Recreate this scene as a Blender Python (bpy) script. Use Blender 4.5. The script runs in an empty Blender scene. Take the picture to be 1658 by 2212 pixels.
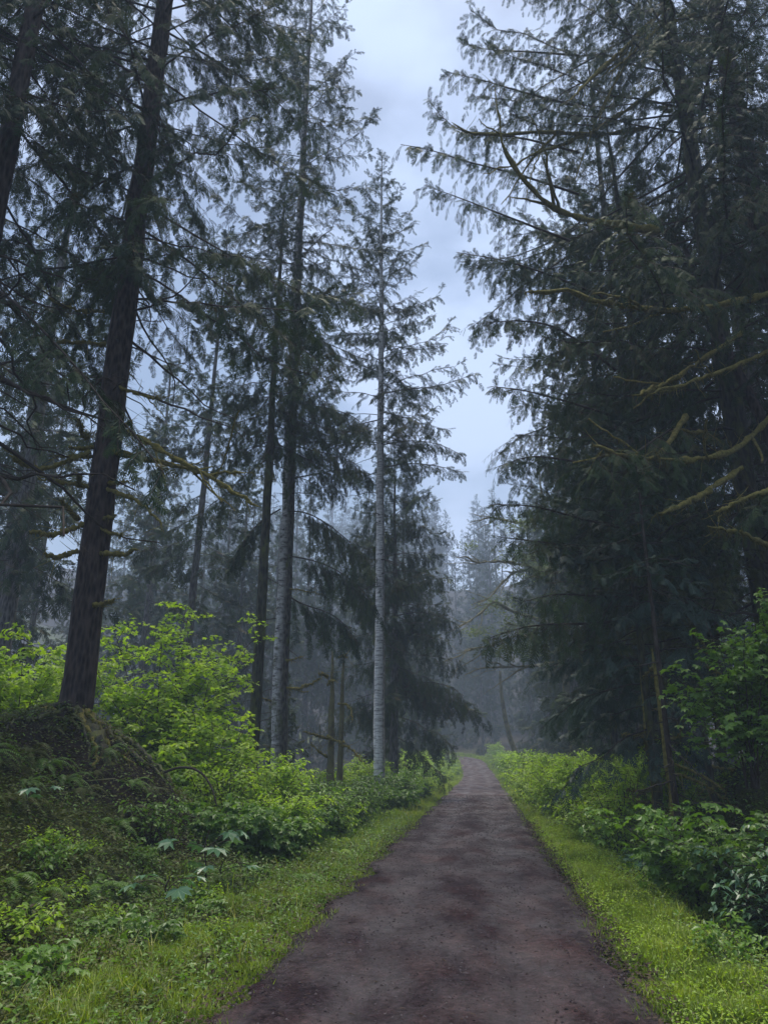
import bpy, math, numpy as np
from mathutils import Vector, Matrix
PI = math.pi
R = math.radians
scene = bpy.context.scene
COL = scene.collection
# ------------------------------------------------------------------ camera
PITCH = 18.29
EYE = 1.6
FOC = 1597.0                      # focal length in units of a 1658 x 2212 picture
cam_d = bpy.data.cameras.new('camera')
cam = bpy.data.objects.new('camera', cam_d)
COL.objects.link(cam)
cam.location = (0, 0, EYE)
cam.rotation_euler = (R(90 + PITCH), 0, 0)
cam_d.sensor_fit = 'VERTICAL'
cam_d.sensor_height = 36
cam_d.lens = 36 * FOC / 2212
cam_d.clip_start = 0.05
cam_d.clip_end = 2000
scene.camera = cam
SP, CP = math.sin(R(PITCH)), math.cos(R(PITCH))

def at(px, py, d):
    """point of the photograph (1658 wide) at world distance Y = d"""
    x = (px - 829) / FOC
    v = (1106 - py) / FOC
    y = CP - v * SP
    t = d / y
    return (x * t, d, EYE + (SP + v * CP) * t)

# ------------------------------------------------------------------ world, sun, exposure
SUN_EL, SUN_AZ = 78, 2            # azimuth measured from +Y towards +X
w = bpy.data.worlds.new('World')
scene.world = w
w.use_nodes = True
wn, wl = w.node_tree.nodes, w.node_tree.links
wn.clear()
wo = wn.new('ShaderNodeOutputWorld')
bg = wn.new('ShaderNodeBackground')
sky = wn.new('ShaderNodeTexSky')
sky.sky_type = 'NISHITA'
sky.sun_disc = False
sky.sun_elevation = R(SUN_EL)
sky.sun_rotation = R(SUN_AZ)
sky.air_density = 1.4
sky.dust_density = 2.0
sky.ozone_density = 3.0
tc = wn.new('ShaderNodeTexCoord')
mp = wn.new('ShaderNodeMapping')
mp.inputs['Scale'].default_value = (1.2, 1.2, 2.2)
mp.inputs['Location'].default_value = (0.35, 0.1, 0.4)
cn = wn.new('ShaderNodeTexNoise')
cn.inputs['Scale'].default_value = 2.3
cn.inputs['Detail'].default_value = 6
cn.inputs['Roughness'].default_value = 0.48
cr = wn.new('ShaderNodeMapRange')
cr.interpolation_type = 'SMOOTHSTEP'
cr.inputs['From Min'].default_value = 0.40
cr.inputs['From Max'].default_value = 0.58
cr.inputs['To Min'].default_value = 0.12
cr.inputs['To Max'].default_value = 0.93
cm = wn.new('ShaderNodeMix')
cm.data_type = 'RGBA'
cm.inputs['B'].default_value = (6.9, 8.3, 11.2, 1)
wl.new(tc.outputs['Generated'], mp.inputs['Vector'])
wl.new(mp.outputs[0], cn.inputs['Vector'])
wl.new(cn.outputs['Fac'], cr.inputs['Value'])
wl.new(cr.outputs[0], cm.inputs['Factor'])
wl.new(sky.outputs[0], cm.inputs['A'])
wl.new(cm.outputs['Result'], bg.inputs['Color'])
bg.inputs['Strength'].default_value = 0.070
wl.new(bg.outputs[0], wo.inputs['Surface'])

sd = bpy.data.lights.new('sun', 'SUN')
sd.energy = 5.0
sd.angle = R(34)
sd.color = (1, 0.93, 0.80)
sun = bpy.data.objects.new('sun', sd)
COL.objects.link(sun)
dirv = Vector((math.sin(R(SUN_AZ)) * math.cos(R(SUN_EL)), math.cos(R(SUN_AZ)) * math.cos(R(SUN_EL)), math.sin(R(SUN_EL))))
sun.rotation_euler = dirv.to_track_quat('Z', 'Y').to_euler()
sun.location = dirv * 60

vs = scene.view_settings
vs.view_transform = 'Standard'
vs.look = 'None'
vs.gamma = 1
vs.exposure = 0.8
scene.render.engine = 'CYCLES'
cy = scene.cycles
cy.max_bounces = 6
cy.diffuse_bounces = 3
cy.glossy_bounces = 2
cy.transmission_bounces = 3
cy.volume_bounces = 1
cy.transparent_max_bounces = 4
cy.use_denoising = True
cy.sample_clamp_indirect = 6

# ------------------------------------------------------------------ helpers
def tag(o, label=None, cat=None, group=None, kind=None):
    if label: o['label'] = label
    if cat: o['category'] = cat
    if group: o['group'] = group
    if kind: o['kind'] = kind
    return o

def empty(name, loc, rz=0.0):
    o = bpy.data.objects.new(name, None)
    o.empty_display_size = 0.2
    COL.objects.link(o)
    o.location = loc
    o.rotation_euler = (0, 0, rz)
    return o

class MB:
    """collects vertex and polygon arrays (numpy) and makes one mesh"""
    def __init__(s):
        s.V, s.F, s.M, s.A, s.S, s.n = [], [], [], [], [], 0
    def add(s, V, F, mat=0, rnd=0.5, smooth=False):
        V = np.asarray(V, dtype=np.float32).reshape(-1, 3)
        F = np.asarray(F, dtype=np.int64)
        if len(V) == 0: return s
        s.V.append(V); s.F.append(F + s.n)
        s.M.append(np.full(len(F), mat, np.int32))
        s.S.append(np.full(len(F), smooth, bool))
        a = np.broadcast_to(np.asarray(rnd, dtype=np.float32), (len(V),)).astype(np.float32) if np.ndim(rnd) == 0 else np.asarray(rnd, np.float32)
        s.A.append(a)
        s.n += len(V)
        return s
    def mesh(s, name, mats):
        me = bpy.data.meshes.new(name)
        V = np.concatenate(s.V)
        me.vertices.add(len(V))
        me.vertices.foreach_set('co', V.ravel())
        idx = np.concatenate([f.ravel() for f in s.F]).astype(np.int32)
        cnt = np.concatenate([np.full(len(f), f.shape[1], np.int32) for f in s.F])
        st = np.concatenate([[0], np.cumsum(cnt)[:-1]]).astype(np.int32)
        me.loops.add(len(idx))
        me.loops.foreach_set('vertex_index', idx)
        me.polygons.add(len(cnt))
        me.polygons.foreach_set('loop_start', st)
        me.polygons.foreach_set('loop_total', cnt)
        me.polygons.foreach_set('material_index', np.concatenate(s.M))
        me.polygons.foreach_set('use_smooth', np.concatenate(s.S))
        at_ = me.attributes.new('rnd', 'FLOAT', 'POINT')
        at_.data.foreach_set('value', np.concatenate(s.A))
        for m in mats: me.materials.append(m)
        me.update(calc_edges=True)
        return me
    def obj(s, name, mats, parent=None, loc=None):
        o = bpy.data.objects.new(name, s.mesh(name, mats))
        COL.objects.link(o)
        if parent is not None: o.parent = parent
        if loc is not None: o.location = loc
        return o

def norm(v):
    return v / np.maximum(np.linalg.norm(v, axis=-1, keepdims=True), 1e-9)

def tubes(P, Rr, sides=5, cap=False):
    """P [n,k,3] centre lines, Rr [n,k] radii -> V, F(quads)"""
    P = np.asarray(P, float); Rr = np.asarray(Rr, float)
    n, k, _ = P.shape
    T = norm(np.gradient(P, axis=1))
    m = norm(P[:, -1] - P[:, 0])
    ref = np.where(np.abs(m[:, 2:3]) < 0.85, np.array([[0, 0, 1.]]), np.array([[0, 1., 0]]))[:, None, :]
    S = norm(np.cross(T, np.broadcast_to(ref, T.shape)))
    U = np.cross(S, T)
    a = np.arange(sides) / sides * 2 * PI
    V = P[:, :, None, :] + Rr[:, :, None, None] * (np.cos(a)[None, None, :, None] * S[:, :, None, :] + np.sin(a)[None, None, :, None] * U[:, :, None, :])
    i = np.arange(n)[:, None, None] * k * sides
    j = np.arange(k - 1)[None, :, None] * sides
    q = np.arange(sides)[None, None, :]
    q2 = (q + 1) % sides
    F = np.stack([i + j + q, i + j + q2, i + j + sides + q2, i + j + sides + q], -1).reshape(-1, 4)
    return V.reshape(-1, 3), F

def place(tv, tf, O, X, Z, S):
    """copies of a template: local x -> X, local z ~ Z; S scale (n,) or (n,3)"""
    X = norm(X); Y = norm(np.cross(Z, X)); Z2 = np.cross(X, Y)
    S = np.asarray(S, float)
    if S.ndim == 1: S = np.repeat(S[:, None], 3, 1)
    V = (O[:, None, :] + tv[None, :, 0:1] * S[:, None, 0:1] * X[:, None, :] + tv[None, :, 1:2] * S[:, None, 1:2] * Y[:, None, :]
         + tv[None, :, 2:3] * S[:, None, 2:3] * Z2[:, None, :])
    F = tf[None] + (np.arange(len(O)) * len(tv))[:, None, None]
    return V.reshape(-1, 3), F.reshape(-1, tf.shape[1])

def vnoise(x, y, seed=0):
    """cheap smooth value noise"""
    xi, yi = np.floor(x).astype(np.int64), np.floor(y).astype(np.int64)
    fx, fy = x - xi, y - yi
    fx = fx * fx * (3 - 2 * fx); fy = fy * fy * (3 - 2 * fy)
    def h(a, b):
        n = (a * 374761393 + b * 668265263 + seed * 1442695041) & 0x7fffffff
        n = ((n ^ (n >> 13)) * 1274126177) & 0x7fffffff
        return ((n ^ (n >> 16)) & 0xffff) / 65535.0
    return (h(xi, yi) * (1 - fx) + h(xi + 1, yi) * fx) * (1 - fy) + (h(xi, yi + 1) * (1 - fx) + h(xi + 1, yi + 1) * fx) * fy

def fbm(x, y, seed=0, o=3):
    s, a = 0, 0.5
    for k in range(o):
        s = s + a * vnoise(x * 2 ** k, y * 2 ** k, seed + k * 7)
        a *= 0.5
    return s / (1 - 0.5 ** o)

# ------------------------------------------------------------------ materials
def new_mat(name):
    m = bpy.data.materials.new(name)
    m.use_nodes = True
    nt = m.node_tree
    nt.nodes.clear()
    out = nt.nodes.new('ShaderNodeOutputMaterial')
    return m, nt.nodes, nt.links, out

def ramp(n, l, src, stops):
    r = n.new('ShaderNodeValToRGB')
    e = r.color_ramp.elements
    while len(e) < len(stops): e.new(0.5)
    for k, (p, c) in enumerate(stops):
        e[k].position = p; e[k].color = (*c, 1)
    l.new(src, r.inputs['Fac'])
    return r.outputs['Color']

def leaf_mat(name, cols, rough=0.5, trans=0.35, spec=0.4, tgain=1.3, objvar=0.0):
    m, n, l, out = new_mat(name)
    a = n.new('ShaderNodeAttribute'); a.attribute_name = 'rnd'
    src = a.outputs['Fac']
    k = len(cols)
    c = ramp(n, l, src, [((i + 0.0) / (k - 1), col) for i, col in enumerate(cols)])
    if objvar:
        oi = n.new('ShaderNodeObjectInfo')
        hv = n.new('ShaderNodeHueSaturation')
        mr = n.new('ShaderNodeMapRange')
        mr.inputs['To Min'].default_value = 1 - objvar; mr.inputs['To Max'].default_value = 1 + objvar
        l.new(oi.outputs['Random'], mr.inputs['Value'])
        l.new(mr.outputs[0], hv.inputs['Value'])
        l.new(c, hv.inputs['Color'])
        c = hv.outputs[0]
    p = n.new('ShaderNodeBsdfPrincipled')
    p.inputs['Roughness'].default_value = rough
    p.inputs['Specular IOR Level'].default_value = spec
    l.new(c, p.inputs['Base Color'])
    if trans > 0:
        t = n.new('ShaderNodeBsdfTranslucent')
        g = n.new('ShaderNodeMix'); g.data_type = 'RGBA'; g.blend_type = 'MULTIPLY'
        g.inputs['Factor'].default_value = 1
        g.inputs['B'].default_value = (tgain, tgain * 1.05, tgain * 0.5, 1)
        l.new(c, g.inputs['A'])
        l.new(g.outputs['Result'], t.inputs['Color'])
        mx = n.new('ShaderNodeMixShader'); mx.inputs[0].default_value = trans
        l.new(p.outputs[0], mx.inputs[1]); l.new(t.outputs[0], mx.inputs[2])
        l.new(mx.outputs[0], out.inputs['Surface'])
    else:
        l.new(p.outputs[0], out.inputs['Surface'])
    return m

def bark_mat(name, dark, light, scale=(9, 9, 1.6), pale=None, pale_amt=0.0, pale_dir=(-1, 0, 0), moss=0.0, bump=0.6, pz=3.6):
    m, n, l, out = new_mat(name)
    t = n.new('ShaderNodeTexCoord')
    mpp = n.new('ShaderNodeMapping'); mpp.inputs['Scale'].default_value = scale
    l.new(t.outputs['Object'], mpp.inputs['Vector'])
    no = n.new('ShaderNodeTexNoise'); no.inputs['Scale'].default_value = 1.6; no.inputs['Detail'].default_value = 8; no.inputs['Roughness'].default_value = 0.65
    vo = n.new('ShaderNodeTexVoronoi'); vo.inputs['Scale'].default_value = 1.9
    l.new(mpp.outputs[0], no.inputs['Vector']); l.new(mpp.outputs[0], vo.inputs['Vector'])
    mu = n.new('ShaderNodeMath'); mu.operation = 'MULTIPLY'
    l.new(no.outputs['Fac'], mu.inputs[0]); l.new(vo.outputs['Distance'], mu.inputs[1])
    c = ramp(n, l, mu.outputs[0], [(0.08, dark), (0.42, light)])
    def mixin(c, col, fac):
        x = n.new('ShaderNodeMix'); x.data_type = 'RGBA'
        l.new(c, x.inputs['A']); x.inputs['B'].default_value = (*col, 1)
        l.new(fac, x.inputs['Factor'])
        return x.outputs['Result']
    def noise_fac(sc, lo, hi, mapscale):
        mm = n.new('ShaderNodeMapping'); mm.inputs['Scale'].default_value = mapscale
        l.new(t.outputs['Object'], mm.inputs['Vector'])
        q = n.new('ShaderNodeTexNoise'); q.inputs['Scale'].default_value = sc; q.inputs['Detail'].default_value = 5; q.inputs['Roughness'].default_value = 0.7
        l.new(mm.outputs[0], q.inputs['Vector'])
        r = n.new('ShaderNodeMapRange'); r.inputs['From Min'].default_value = lo; r.inputs['From Max'].default_value = hi
        l.new(q.outputs['Fac'], r.inputs['Value'])
        return r.outputs[0]
    if pale is not None:
        g = n.new('ShaderNodeNewGeometry')
        d = n.new('ShaderNodeVectorMath'); d.operation = 'DOT_PRODUCT'
        l.new(g.outputs['Normal'], d.inputs[0]); d.inputs[1].default_value = pale_dir
        rr = n.new('ShaderNodeMapRange'); rr.inputs['From Min'].default_value = -0.9 + (1 - pale_amt) * 1.1; rr.inputs['From Max'].default_value = 0.1 + (1 - pale_amt) * 1.1
        l.new(d.outputs['Value'], rr.inputs['Value'])
        f2 = noise_fac(3.2, 0.36, 0.56, (1.2, 1.2, pz))
        mm2 = n.new('ShaderNodeMath'); mm2.operation = 'MULTIPLY'
        l.new(rr.outputs[0], mm2.inputs[0]); l.new(f2, mm2.inputs[1])
        c = mixin(c, pale, mm2.outputs[0])
    if moss > 0:
        c = mixin(c, (0.075, 0.085, 0.018), noise_fac(2.2, 0.62 - moss * 0.35, 0.78 - moss * 0.35, (1.5, 1.5, 0.7)))
    p = n.new('ShaderNodeBsdfPrincipled')
    p.inputs['Roughness'].default_value = 0.78
    p.inputs['Specular IOR Level'].default_value = 0.25
    l.new(c, p.inputs['Base Color'])
    b = n.new('ShaderNodeBump'); b.inputs['Strength'].default_value = bump; b.inputs['Distance'].default_value = 0.05
    l.new(mu.outputs[0], b.inputs['Height']); l.new(b.outputs[0], p.inputs['Normal'])
    l.new(p.outputs[0], out.inputs['Surface'])
    return m

def plain_noise_mat(name, c1, c2, sc=6, rough=0.85, bump=0.4, dist=0.03, c3=None):
    m, n, l, out = new_mat(name)
    t = n.new('ShaderNodeTexCoord')
    no = n.new('ShaderNodeTexNoise'); no.inputs['Scale'].default_value = sc; no.inputs['Detail'].default_value = 8; no.inputs['Roughness'].default_value = 0.65
    l.new(t.outputs['Object'], no.inputs['Vector'])
    c = ramp(n, l, no.outputs['Fac'], [(0.35, c1), (0.65, c2)] if c3 is None else [(0.3, c1), (0.5, c2), (0.7, c3)])
    p = n.new('ShaderNodeBsdfPrincipled'); p.inputs['Roughness'].default_value = rough
    p.inputs['Specular IOR Level'].default_value = 0.2
    l.new(c, p.inputs['Base Color'])
    b = n.new('ShaderNodeBump'); b.inputs['Strength'].default_value = bump; b.inputs['Distance'].default_value = dist
    l.new(no.outputs['Fac'], b.inputs['Height']); l.new(b.outputs[0], p.inputs['Normal'])
    l.new(p.outputs[0], out.inputs['Surface'])
    return m

def path_mat():
    m, n, l, out = new_mat('wet_gravel')
    t = n.new('ShaderNodeTexCoord')
    def noise(sc, det, rg, ms=(1, 1, 1)):
        mm = n.new('ShaderNodeMapping'); mm.inputs['Scale'].default_value = ms
        l.new(t.outputs['Object'], mm.inputs['Vector'])
        q = n.new('ShaderNodeTexNoise'); q.inputs['Scale'].default_value = sc; q.inputs['Detail'].default_value = det; q.inputs['Roughness'].default_value = rg
        l.new(mm.outputs[0], q.inputs['Vector'])
        return q.outputs['Fac']
    big = noise(0.8, 5, 0.6, (1.3, 0.55, 1))
    fine = noise(60, 3, 0.7)
    mid = noise(13, 8, 0.8)
    c = ramp(n, l, big, [(0.36, (0.029, 0.0115, 0.0135)), (0.5, (0.018, 0.0105, 0.015)), (0.64, (0.033, 0.013, 0.0145))])
    mx = n.new('ShaderNodeMix'); mx.data_type = 'RGBA'; mx.blend_type = 'MULTIPLY'; mx.inputs['Factor'].default_value = 0.85
    c2 = ramp(n, l, fine, [(0.3, (0.3, 0.28, 0.28)), (0.5, (0.9, 0.88, 0.9)), (0.70, (2.4, 2.3, 2.4))])
    l.new(c, mx.inputs['A']); l.new(c2, mx.inputs['B'])
    c3 = ramp(n, l, mid, [(0.34, (0.40, 0.37, 0.38)), (0.66, (1.45, 1.45, 1.5))])
    mx2 = n.new('ShaderNodeMix'); mx2.data_type = 'RGBA'; mx2.blend_type = 'MULTIPLY'; mx2.inputs['Factor'].default_value = 1
    l.new(mx.outputs['Result'], mx2.inputs['A']); l.new(c3, mx2.inputs['B'])
    p = n.new('ShaderNodeBsdfPrincipled')
    l.new(mx2.outputs['Result'], p.inputs['Base Color'])
    wet = n.new('ShaderNodeMapRange'); wet.inputs['From Min'].default_value = 0.52; wet.inputs['From Max'].default_value = 1.02
    wet.inputs['To Min'].default_value = 0.82; wet.inputs['To Max'].default_value = 0.33
    tk = n.new('ShaderNodeAttribute'); tk.attribute_name = 'rnd'
    t1 = n.new('ShaderNodeMath'); t1.operation = 'MULTIPLY_ADD'; t1.inputs[1].default_value = 0.08
    l.new(tk.outputs['Fac'], t1.inputs[0]); l.new(noise(1.3, 7, 0.62, (1.3, 0.6, 1)), t1.inputs[2])
    t2 = n.new('ShaderNodeMath'); t2.operation = 'MULTIPLY_ADD'; t2.inputs[1].default_value = 0.42
    l.new(mid, t2.inputs[0]); l.new(t1.outputs[0], t2.inputs[2])
    l.new(t2.outputs[0], wet.inputs['Value'])
    l.new(wet.outputs[0], p.inputs['Roughness'])
    bs = n.new('ShaderNodeMapRange'); bs.inputs['From Min'].default_value = 0.33; bs.inputs['From Max'].default_value = 0.82
    bs.inputs['To Min'].default_value = 0.35; bs.inputs['To Max'].default_value = 0.9
    l.new(wet.outputs[0], bs.inputs['Value'])
    sl = n.new('ShaderNodeMapRange'); sl.inputs['From Min'].default_value = 0.33; sl.inputs['From Max'].default_value = 0.75
    sl.inputs['To Min'].default_value = 0.75; sl.inputs['To Max'].default_value = 0.12
    l.new(wet.outputs[0], sl.inputs['Value']); l.new(sl.outputs[0], p.inputs['Specular IOR Level'])
    b = n.new('ShaderNodeBump'); b.inputs['Strength'].default_value = 0.75; b.inputs['Distance'].default_value = 0.02
    b2 = n.new('ShaderNodeBump'); b2.inputs['Strength'].default_value = 0.7; b2.inputs['Distance'].default_value = 0.06
    l.new(bs.outputs[0], b.inputs['Strength']); l.new(bs.outputs[0], b2.inputs['Strength'])
    l.new(mid, b2.inputs['Height']); l.new(fine, b.inputs['Height']); l.new(b2.outputs[0], b.inputs['Normal'])
    l.new(b.outputs[0], p.inputs['Normal'])
    l.new(p.outputs[0], out.inputs['Surface'])
    return m

M_needle = leaf_mat('needles_dark', [(0.009, 0.020, 0.010), (0.019, 0.037, 0.017), (0.040, 0.066, 0.022), (0.052, 0.042, 0.018)], 0.65, 0.15, 0.12, 1.3, 0.12)
M_needle_b = leaf_mat('needles_blue', [(0.014, 0.034, 0.022), (0.024, 0.050, 0.034), (0.040, 0.074, 0.050)], 0.5, 0.2, 0.3, 1.3, 0.1)
M_needle_y = leaf_mat('needles_olive', [(0.035, 0.050, 0.014), (0.062, 0.080, 0.022), (0.095, 0.105, 0.030)], 0.5, 0.25, 0.35, 1.3, 0.1)
M_leaf_l = leaf_mat('leaves_bright', [(0.100, 0.185, 0.012), (0.175, 0.290, 0.018), (0.250, 0.370, 0.028), (0.31, 0.40, 0.05)], 0.45, 0.5, 0.45, 1.6, 0.12)
M_leaf_m = leaf_mat('leaves_mid', [(0.055, 0.120, 0.014), (0.095, 0.185, 0.022), (0.140, 0.240, 0.032)], 0.42, 0.42, 0.5, 1.5, 0.15)
M_leaf_d = leaf_mat('leaves_bluish', [(0.045, 0.110, 0.045), (0.075, 0.165, 0.075), (0.13, 0.22, 0.13)], 0.33, 0.3, 0.6, 1.4, 0.1)
M_leaf_fog = leaf_mat('leaves_mist_tinted', [(0.07, 0.10, 0.04), (0.11, 0.15, 0.06), (0.15, 0.19, 0.08)], 0.6, 0.3, 0.2, 1.2)  # far maple's green muted, with haze put into the leaf colour
M_grass = leaf_mat('grass_blades', [(0.055, 0.095, 0.010), (0.130, 0.195, 0.018), (0.235, 0.300, 0.032), (0.32, 0.30, 0.07)], 0.5, 0.45, 0.4, 1.4)
M_moss_leaf = leaf_mat('moss_herbs', [(0.022, 0.038, 0.008), (0.045, 0.068, 0.011), (0.085, 0.098, 0.017), (0.060, 0.045, 0.020)], 0.55, 0.25, 0.3, 1.3)
M_litter = leaf_mat('dead_litter', [(0.014, 0.009, 0.006), (0.032, 0.020, 0.013), (0.060, 0.038, 0.024)], 0.7, 0.0, 0.2)
M_mossy = plain_noise_mat('moss', (0.06, 0.055, 0.014), (0.15, 0.132, 0.034), 16, 0.95, 1.0, 0.05, (0.23, 0.195, 0.06))
M_hang = leaf_mat('hanging_moss', [(0.035, 0.034, 0.012), (0.075, 0.070, 0.022), (0.115, 0.105, 0.040)], 0.9, 0.2, 0.1)
M_twig = plain_noise_mat('twig_bark', (0.018, 0.012, 0.010), (0.055, 0.045, 0.034), 5, 0.85, 0.5, 0.02)
M_bark = bark_mat('fir_bark', (0.007, 0.005, 0.004), (0.060, 0.042, 0.034), (9, 9, 2.4), bump=1.0)
M_bark_grey = bark_mat('grey_bark', (0.030, 0.027, 0.025), (0.15, 0.14, 0.13), (8, 8, 2.0), moss=0.3)
M_bark_dark = bark_mat('mossy_dark_bark', (0.012, 0.012, 0.009), (0.06, 0.056, 0.036), (8, 8, 2.0), moss=0.4)
M_bark_half = bark_mat('lichen_bark', (0.025, 0.021, 0.019), (0.12, 0.105, 0.09), (9, 9, 3.0), pale=(0.52, 0.52, 0.51), pale_amt=0.5, moss=0.25)
M_bark_pale = bark_mat('pale_bark', (0.10, 0.095, 0.09), (0.30, 0.29, 0.285), (7, 7, 5.0), pale=(0.80, 0.79, 0.78), pale_amt=0.8, bump=0.6, pz=9.0)
M_bark_maple = plain_noise_mat('mossy_maple_bark', (0.05, 0.045, 0.03), (0.13, 0.12, 0.06), 3, 0.9, 0.6, 0.03, (0.19, 0.175, 0.085))
M_path = path_mat()
M_stone = leaf_mat('pebbles', [(0.022, 0.016, 0.017), (0.036, 0.028, 0.031), (0.075, 0.065, 0.070)], 0.85, 0.0, 0.1)

def ground_mat():
    m, n, l, out = new_mat('forest_floor')
    t = n.new('ShaderNodeTexCoord')
    def noise(sc, det=8, rg=0.65):
        q = n.new('ShaderNodeTexNoise'); q.inputs['Scale'].default_value = sc; q.inputs['Detail'].default_value = det; q.inputs['Roughness'].default_value = rg
        l.new(t.outputs['Object'], q.inputs['Vector'])
        return q.outputs['Fac']
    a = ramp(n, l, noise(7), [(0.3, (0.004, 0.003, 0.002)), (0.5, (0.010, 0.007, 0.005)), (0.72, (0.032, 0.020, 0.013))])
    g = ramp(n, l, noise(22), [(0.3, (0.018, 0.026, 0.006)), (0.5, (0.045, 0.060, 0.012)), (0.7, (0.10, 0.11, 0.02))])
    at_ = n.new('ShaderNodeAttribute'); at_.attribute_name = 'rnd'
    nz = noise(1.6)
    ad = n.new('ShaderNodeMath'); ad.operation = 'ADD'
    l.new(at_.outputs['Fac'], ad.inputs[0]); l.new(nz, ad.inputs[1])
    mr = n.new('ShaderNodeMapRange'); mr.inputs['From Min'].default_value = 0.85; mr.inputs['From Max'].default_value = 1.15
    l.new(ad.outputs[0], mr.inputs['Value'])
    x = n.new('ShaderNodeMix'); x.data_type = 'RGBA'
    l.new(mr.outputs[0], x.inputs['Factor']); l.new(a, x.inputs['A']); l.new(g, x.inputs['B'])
    p = n.new('ShaderNodeBsdfPrincipled'); p.inputs['Roughness'].default_value = 0.9; p.inputs['Specular IOR Level'].default_value = 0.15
    l.new(x.outputs['Result'], p.inputs['Base Color'])
    b = n.new('ShaderNodeBump'); b.inputs['Strength'].default_value = 0.9; b.inputs['Distance'].default_value = 0.06
    l.new(noise(14), b.inputs['Height']); l.new(b.outputs[0], p.inputs['Normal'])
    l.new(p.outputs[0], out.inputs['Surface'])
    return m
M_ground = ground_mat()

# ------------------------------------------------------------------ terrain
HALF = 1.37
def sstep(a, b, x):
    t = np.clip((x - a) / (b - a), 0, 1)
    return t * t * (3 - 2 * t)

def path_x(y):
    y = np.asarray(y, float)
    return 0.1285 * y - 0.36 - 0.0010 * np.clip(y - 52, 0, None) ** 2 - 0.016 * np.clip(y - 80, 0, None) ** 2

def path_half(y):
    return HALF + 0 * np.asarray(y, float)

def hgt(x, y):
    x = np.asarray(x, float); y = np.asarray(y, float)
    c = 0.1285 * y - 0.36 - 0.0010 * np.clip(y - 52, 0, None) ** 2 - 0.010 * np.clip(y - 80, 0, 40) ** 2
    u = c - HALF - x            # distance to the left of the left edge
    v = x - c - HALF            # distance to the right of the right edge
    z = 0.0014 * np.clip(y - 55, 0, 30) ** 2 + 0.05 * np.clip(y - 85, 0, 60)
    # left bank near the camera, falling away beyond the big fir
    near = sstep(-12, 2, y) * (1 - sstep(12.2, 15.5, y + 0.12 * (u - 4)))
    bank = 0.12 * sstep(0.4, 1.6, u) + 1.95 * sstep(1.3, 5.4, u) + 0.9 * sstep(6, 14, u)
    # steep root face under the big fir
    bank = bank + 0.35 * np.exp(-((x + 4.9) ** 2 / 1.3 + (y - 12.6) ** 2 / 1.6))
    z = z + near * bank - (1 - near) * 0.55 * sstep(1.6, 4.5, u) * (1 - sstep(20, 60, u)) - (1 - near) * 0.08 * sstep(0.6, 1.6, u)
    # right side: shallow ditch then a bank
    rb = sstep(-10, 2, y) * (1 - 0.72 * sstep(13, 22, y))
    z = z - 0.22 * np.exp(-((v - 1.55) / 0.5) ** 2) * rb + rb * (1.5 * sstep(1.75, 4.2, v) + 0.9 * sstep(5, 14, v))
    # hills far off
    z = z + 0.16 * np.clip(u - 45, 0, 60) + 0.18 * np.clip(v - 45, 0, 60)
    z = z + 42 * sstep(112, 225, y + 0.15 * np.abs(x)) + 4 * fbm(x / 30, y / 30, 5) * sstep(90, 140, y)
    side = np.clip(np.maximum(u, v), 0, None)
    z = z + (fbm(x / 1.7, y / 1.7, 1) - 0.5) * 0.85 * sstep(0.8, 4, side) + (fbm(x / 0.5, y / 0.5, 2) - 0.5) * 0.12 * sstep(0.3, 1.5, side)
    z = z - 0.05 * (1 - sstep(-0.25, 0.12, side - 0.0)) * (np.maximum(u, v) < 0)
    return z

def warp(n, lo, hi, c, tight):
    t = np.linspace(-1, 1, n)
    s = np.sinh(t * tight) / math.sinh(tight)
    return np.where(s < 0, c + s * (c - lo), c + s * (hi - c))
gx = warp(520, -170, 175, 0.5, 4.6)
gy = warp(640, -60, 275, 9, 4.2)
GX, GY = np.meshgrid(gx, gy)
GZ = hgt(GX, GY)
nx, ny = len(gx), len(gy)
V = np.stack([GX, GY, GZ], -1).reshape(-1, 3)
ii = (np.arange(ny - 1)[:, None] * nx + np.arange(nx - 1)[None, :]).ravel()
F = np.stack([ii, ii + 1, ii + nx + 1, ii + nx], -1)
cc = path_x(GY)
uu = cc - HALF - GX; vv = GX - cc - HALF
side = np.maximum(uu, vv)
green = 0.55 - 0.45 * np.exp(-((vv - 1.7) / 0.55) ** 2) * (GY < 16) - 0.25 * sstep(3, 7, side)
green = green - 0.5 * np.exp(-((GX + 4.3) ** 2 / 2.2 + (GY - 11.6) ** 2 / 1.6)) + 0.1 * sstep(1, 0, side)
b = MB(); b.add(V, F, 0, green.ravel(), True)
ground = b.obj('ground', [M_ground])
tag(ground, kind='structure')

# path sheet, a little above the ground
py_ = np.concatenate([np.arange(-8, 16, 0.05), np.arange(16, 40, 0.12), np.arange(40, 116, 0.4)])
pu = np.linspace(-1, 1, 64)
PU, PY = np.meshgrid(pu, py_)
edge = HALF + 0.16 * (fbm(PY * 1.3, PY * 0 + np.sign(PU) * 9, 11) - 0.5) * 2 + 0.10 * (vnoise(PY * 7, np.sign(PU) * 5 + 0 * PY, 3) - 0.5)
PX = path_x(PY) + PU * edge
prof = 0.035 * (1 - PU ** 2) - 0.03 * np.exp(-((np.abs(PU) - 0.42) / 0.16) ** 2)
pz = np.maximum(hgt(path_x(PY), PY), -1) + 0.056 + prof + 0.055 * (fbm(PX * 1.4, PY * 0.9, 21) - 0.5) + 0.022 * (fbm(PX * 6, PY * 5, 23) - 0.5) + 0.008 * (vnoise(PX * 22, PY * 22, 29) - 0.5)
pz = pz - 0.03 * sstep(0.93, 1.0, np.abs(PU))
nu = len(pu)
ii = (np.arange(len(py_) - 1)[:, None] * nu + np.arange(nu - 1)[None, :]).ravel()
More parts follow.
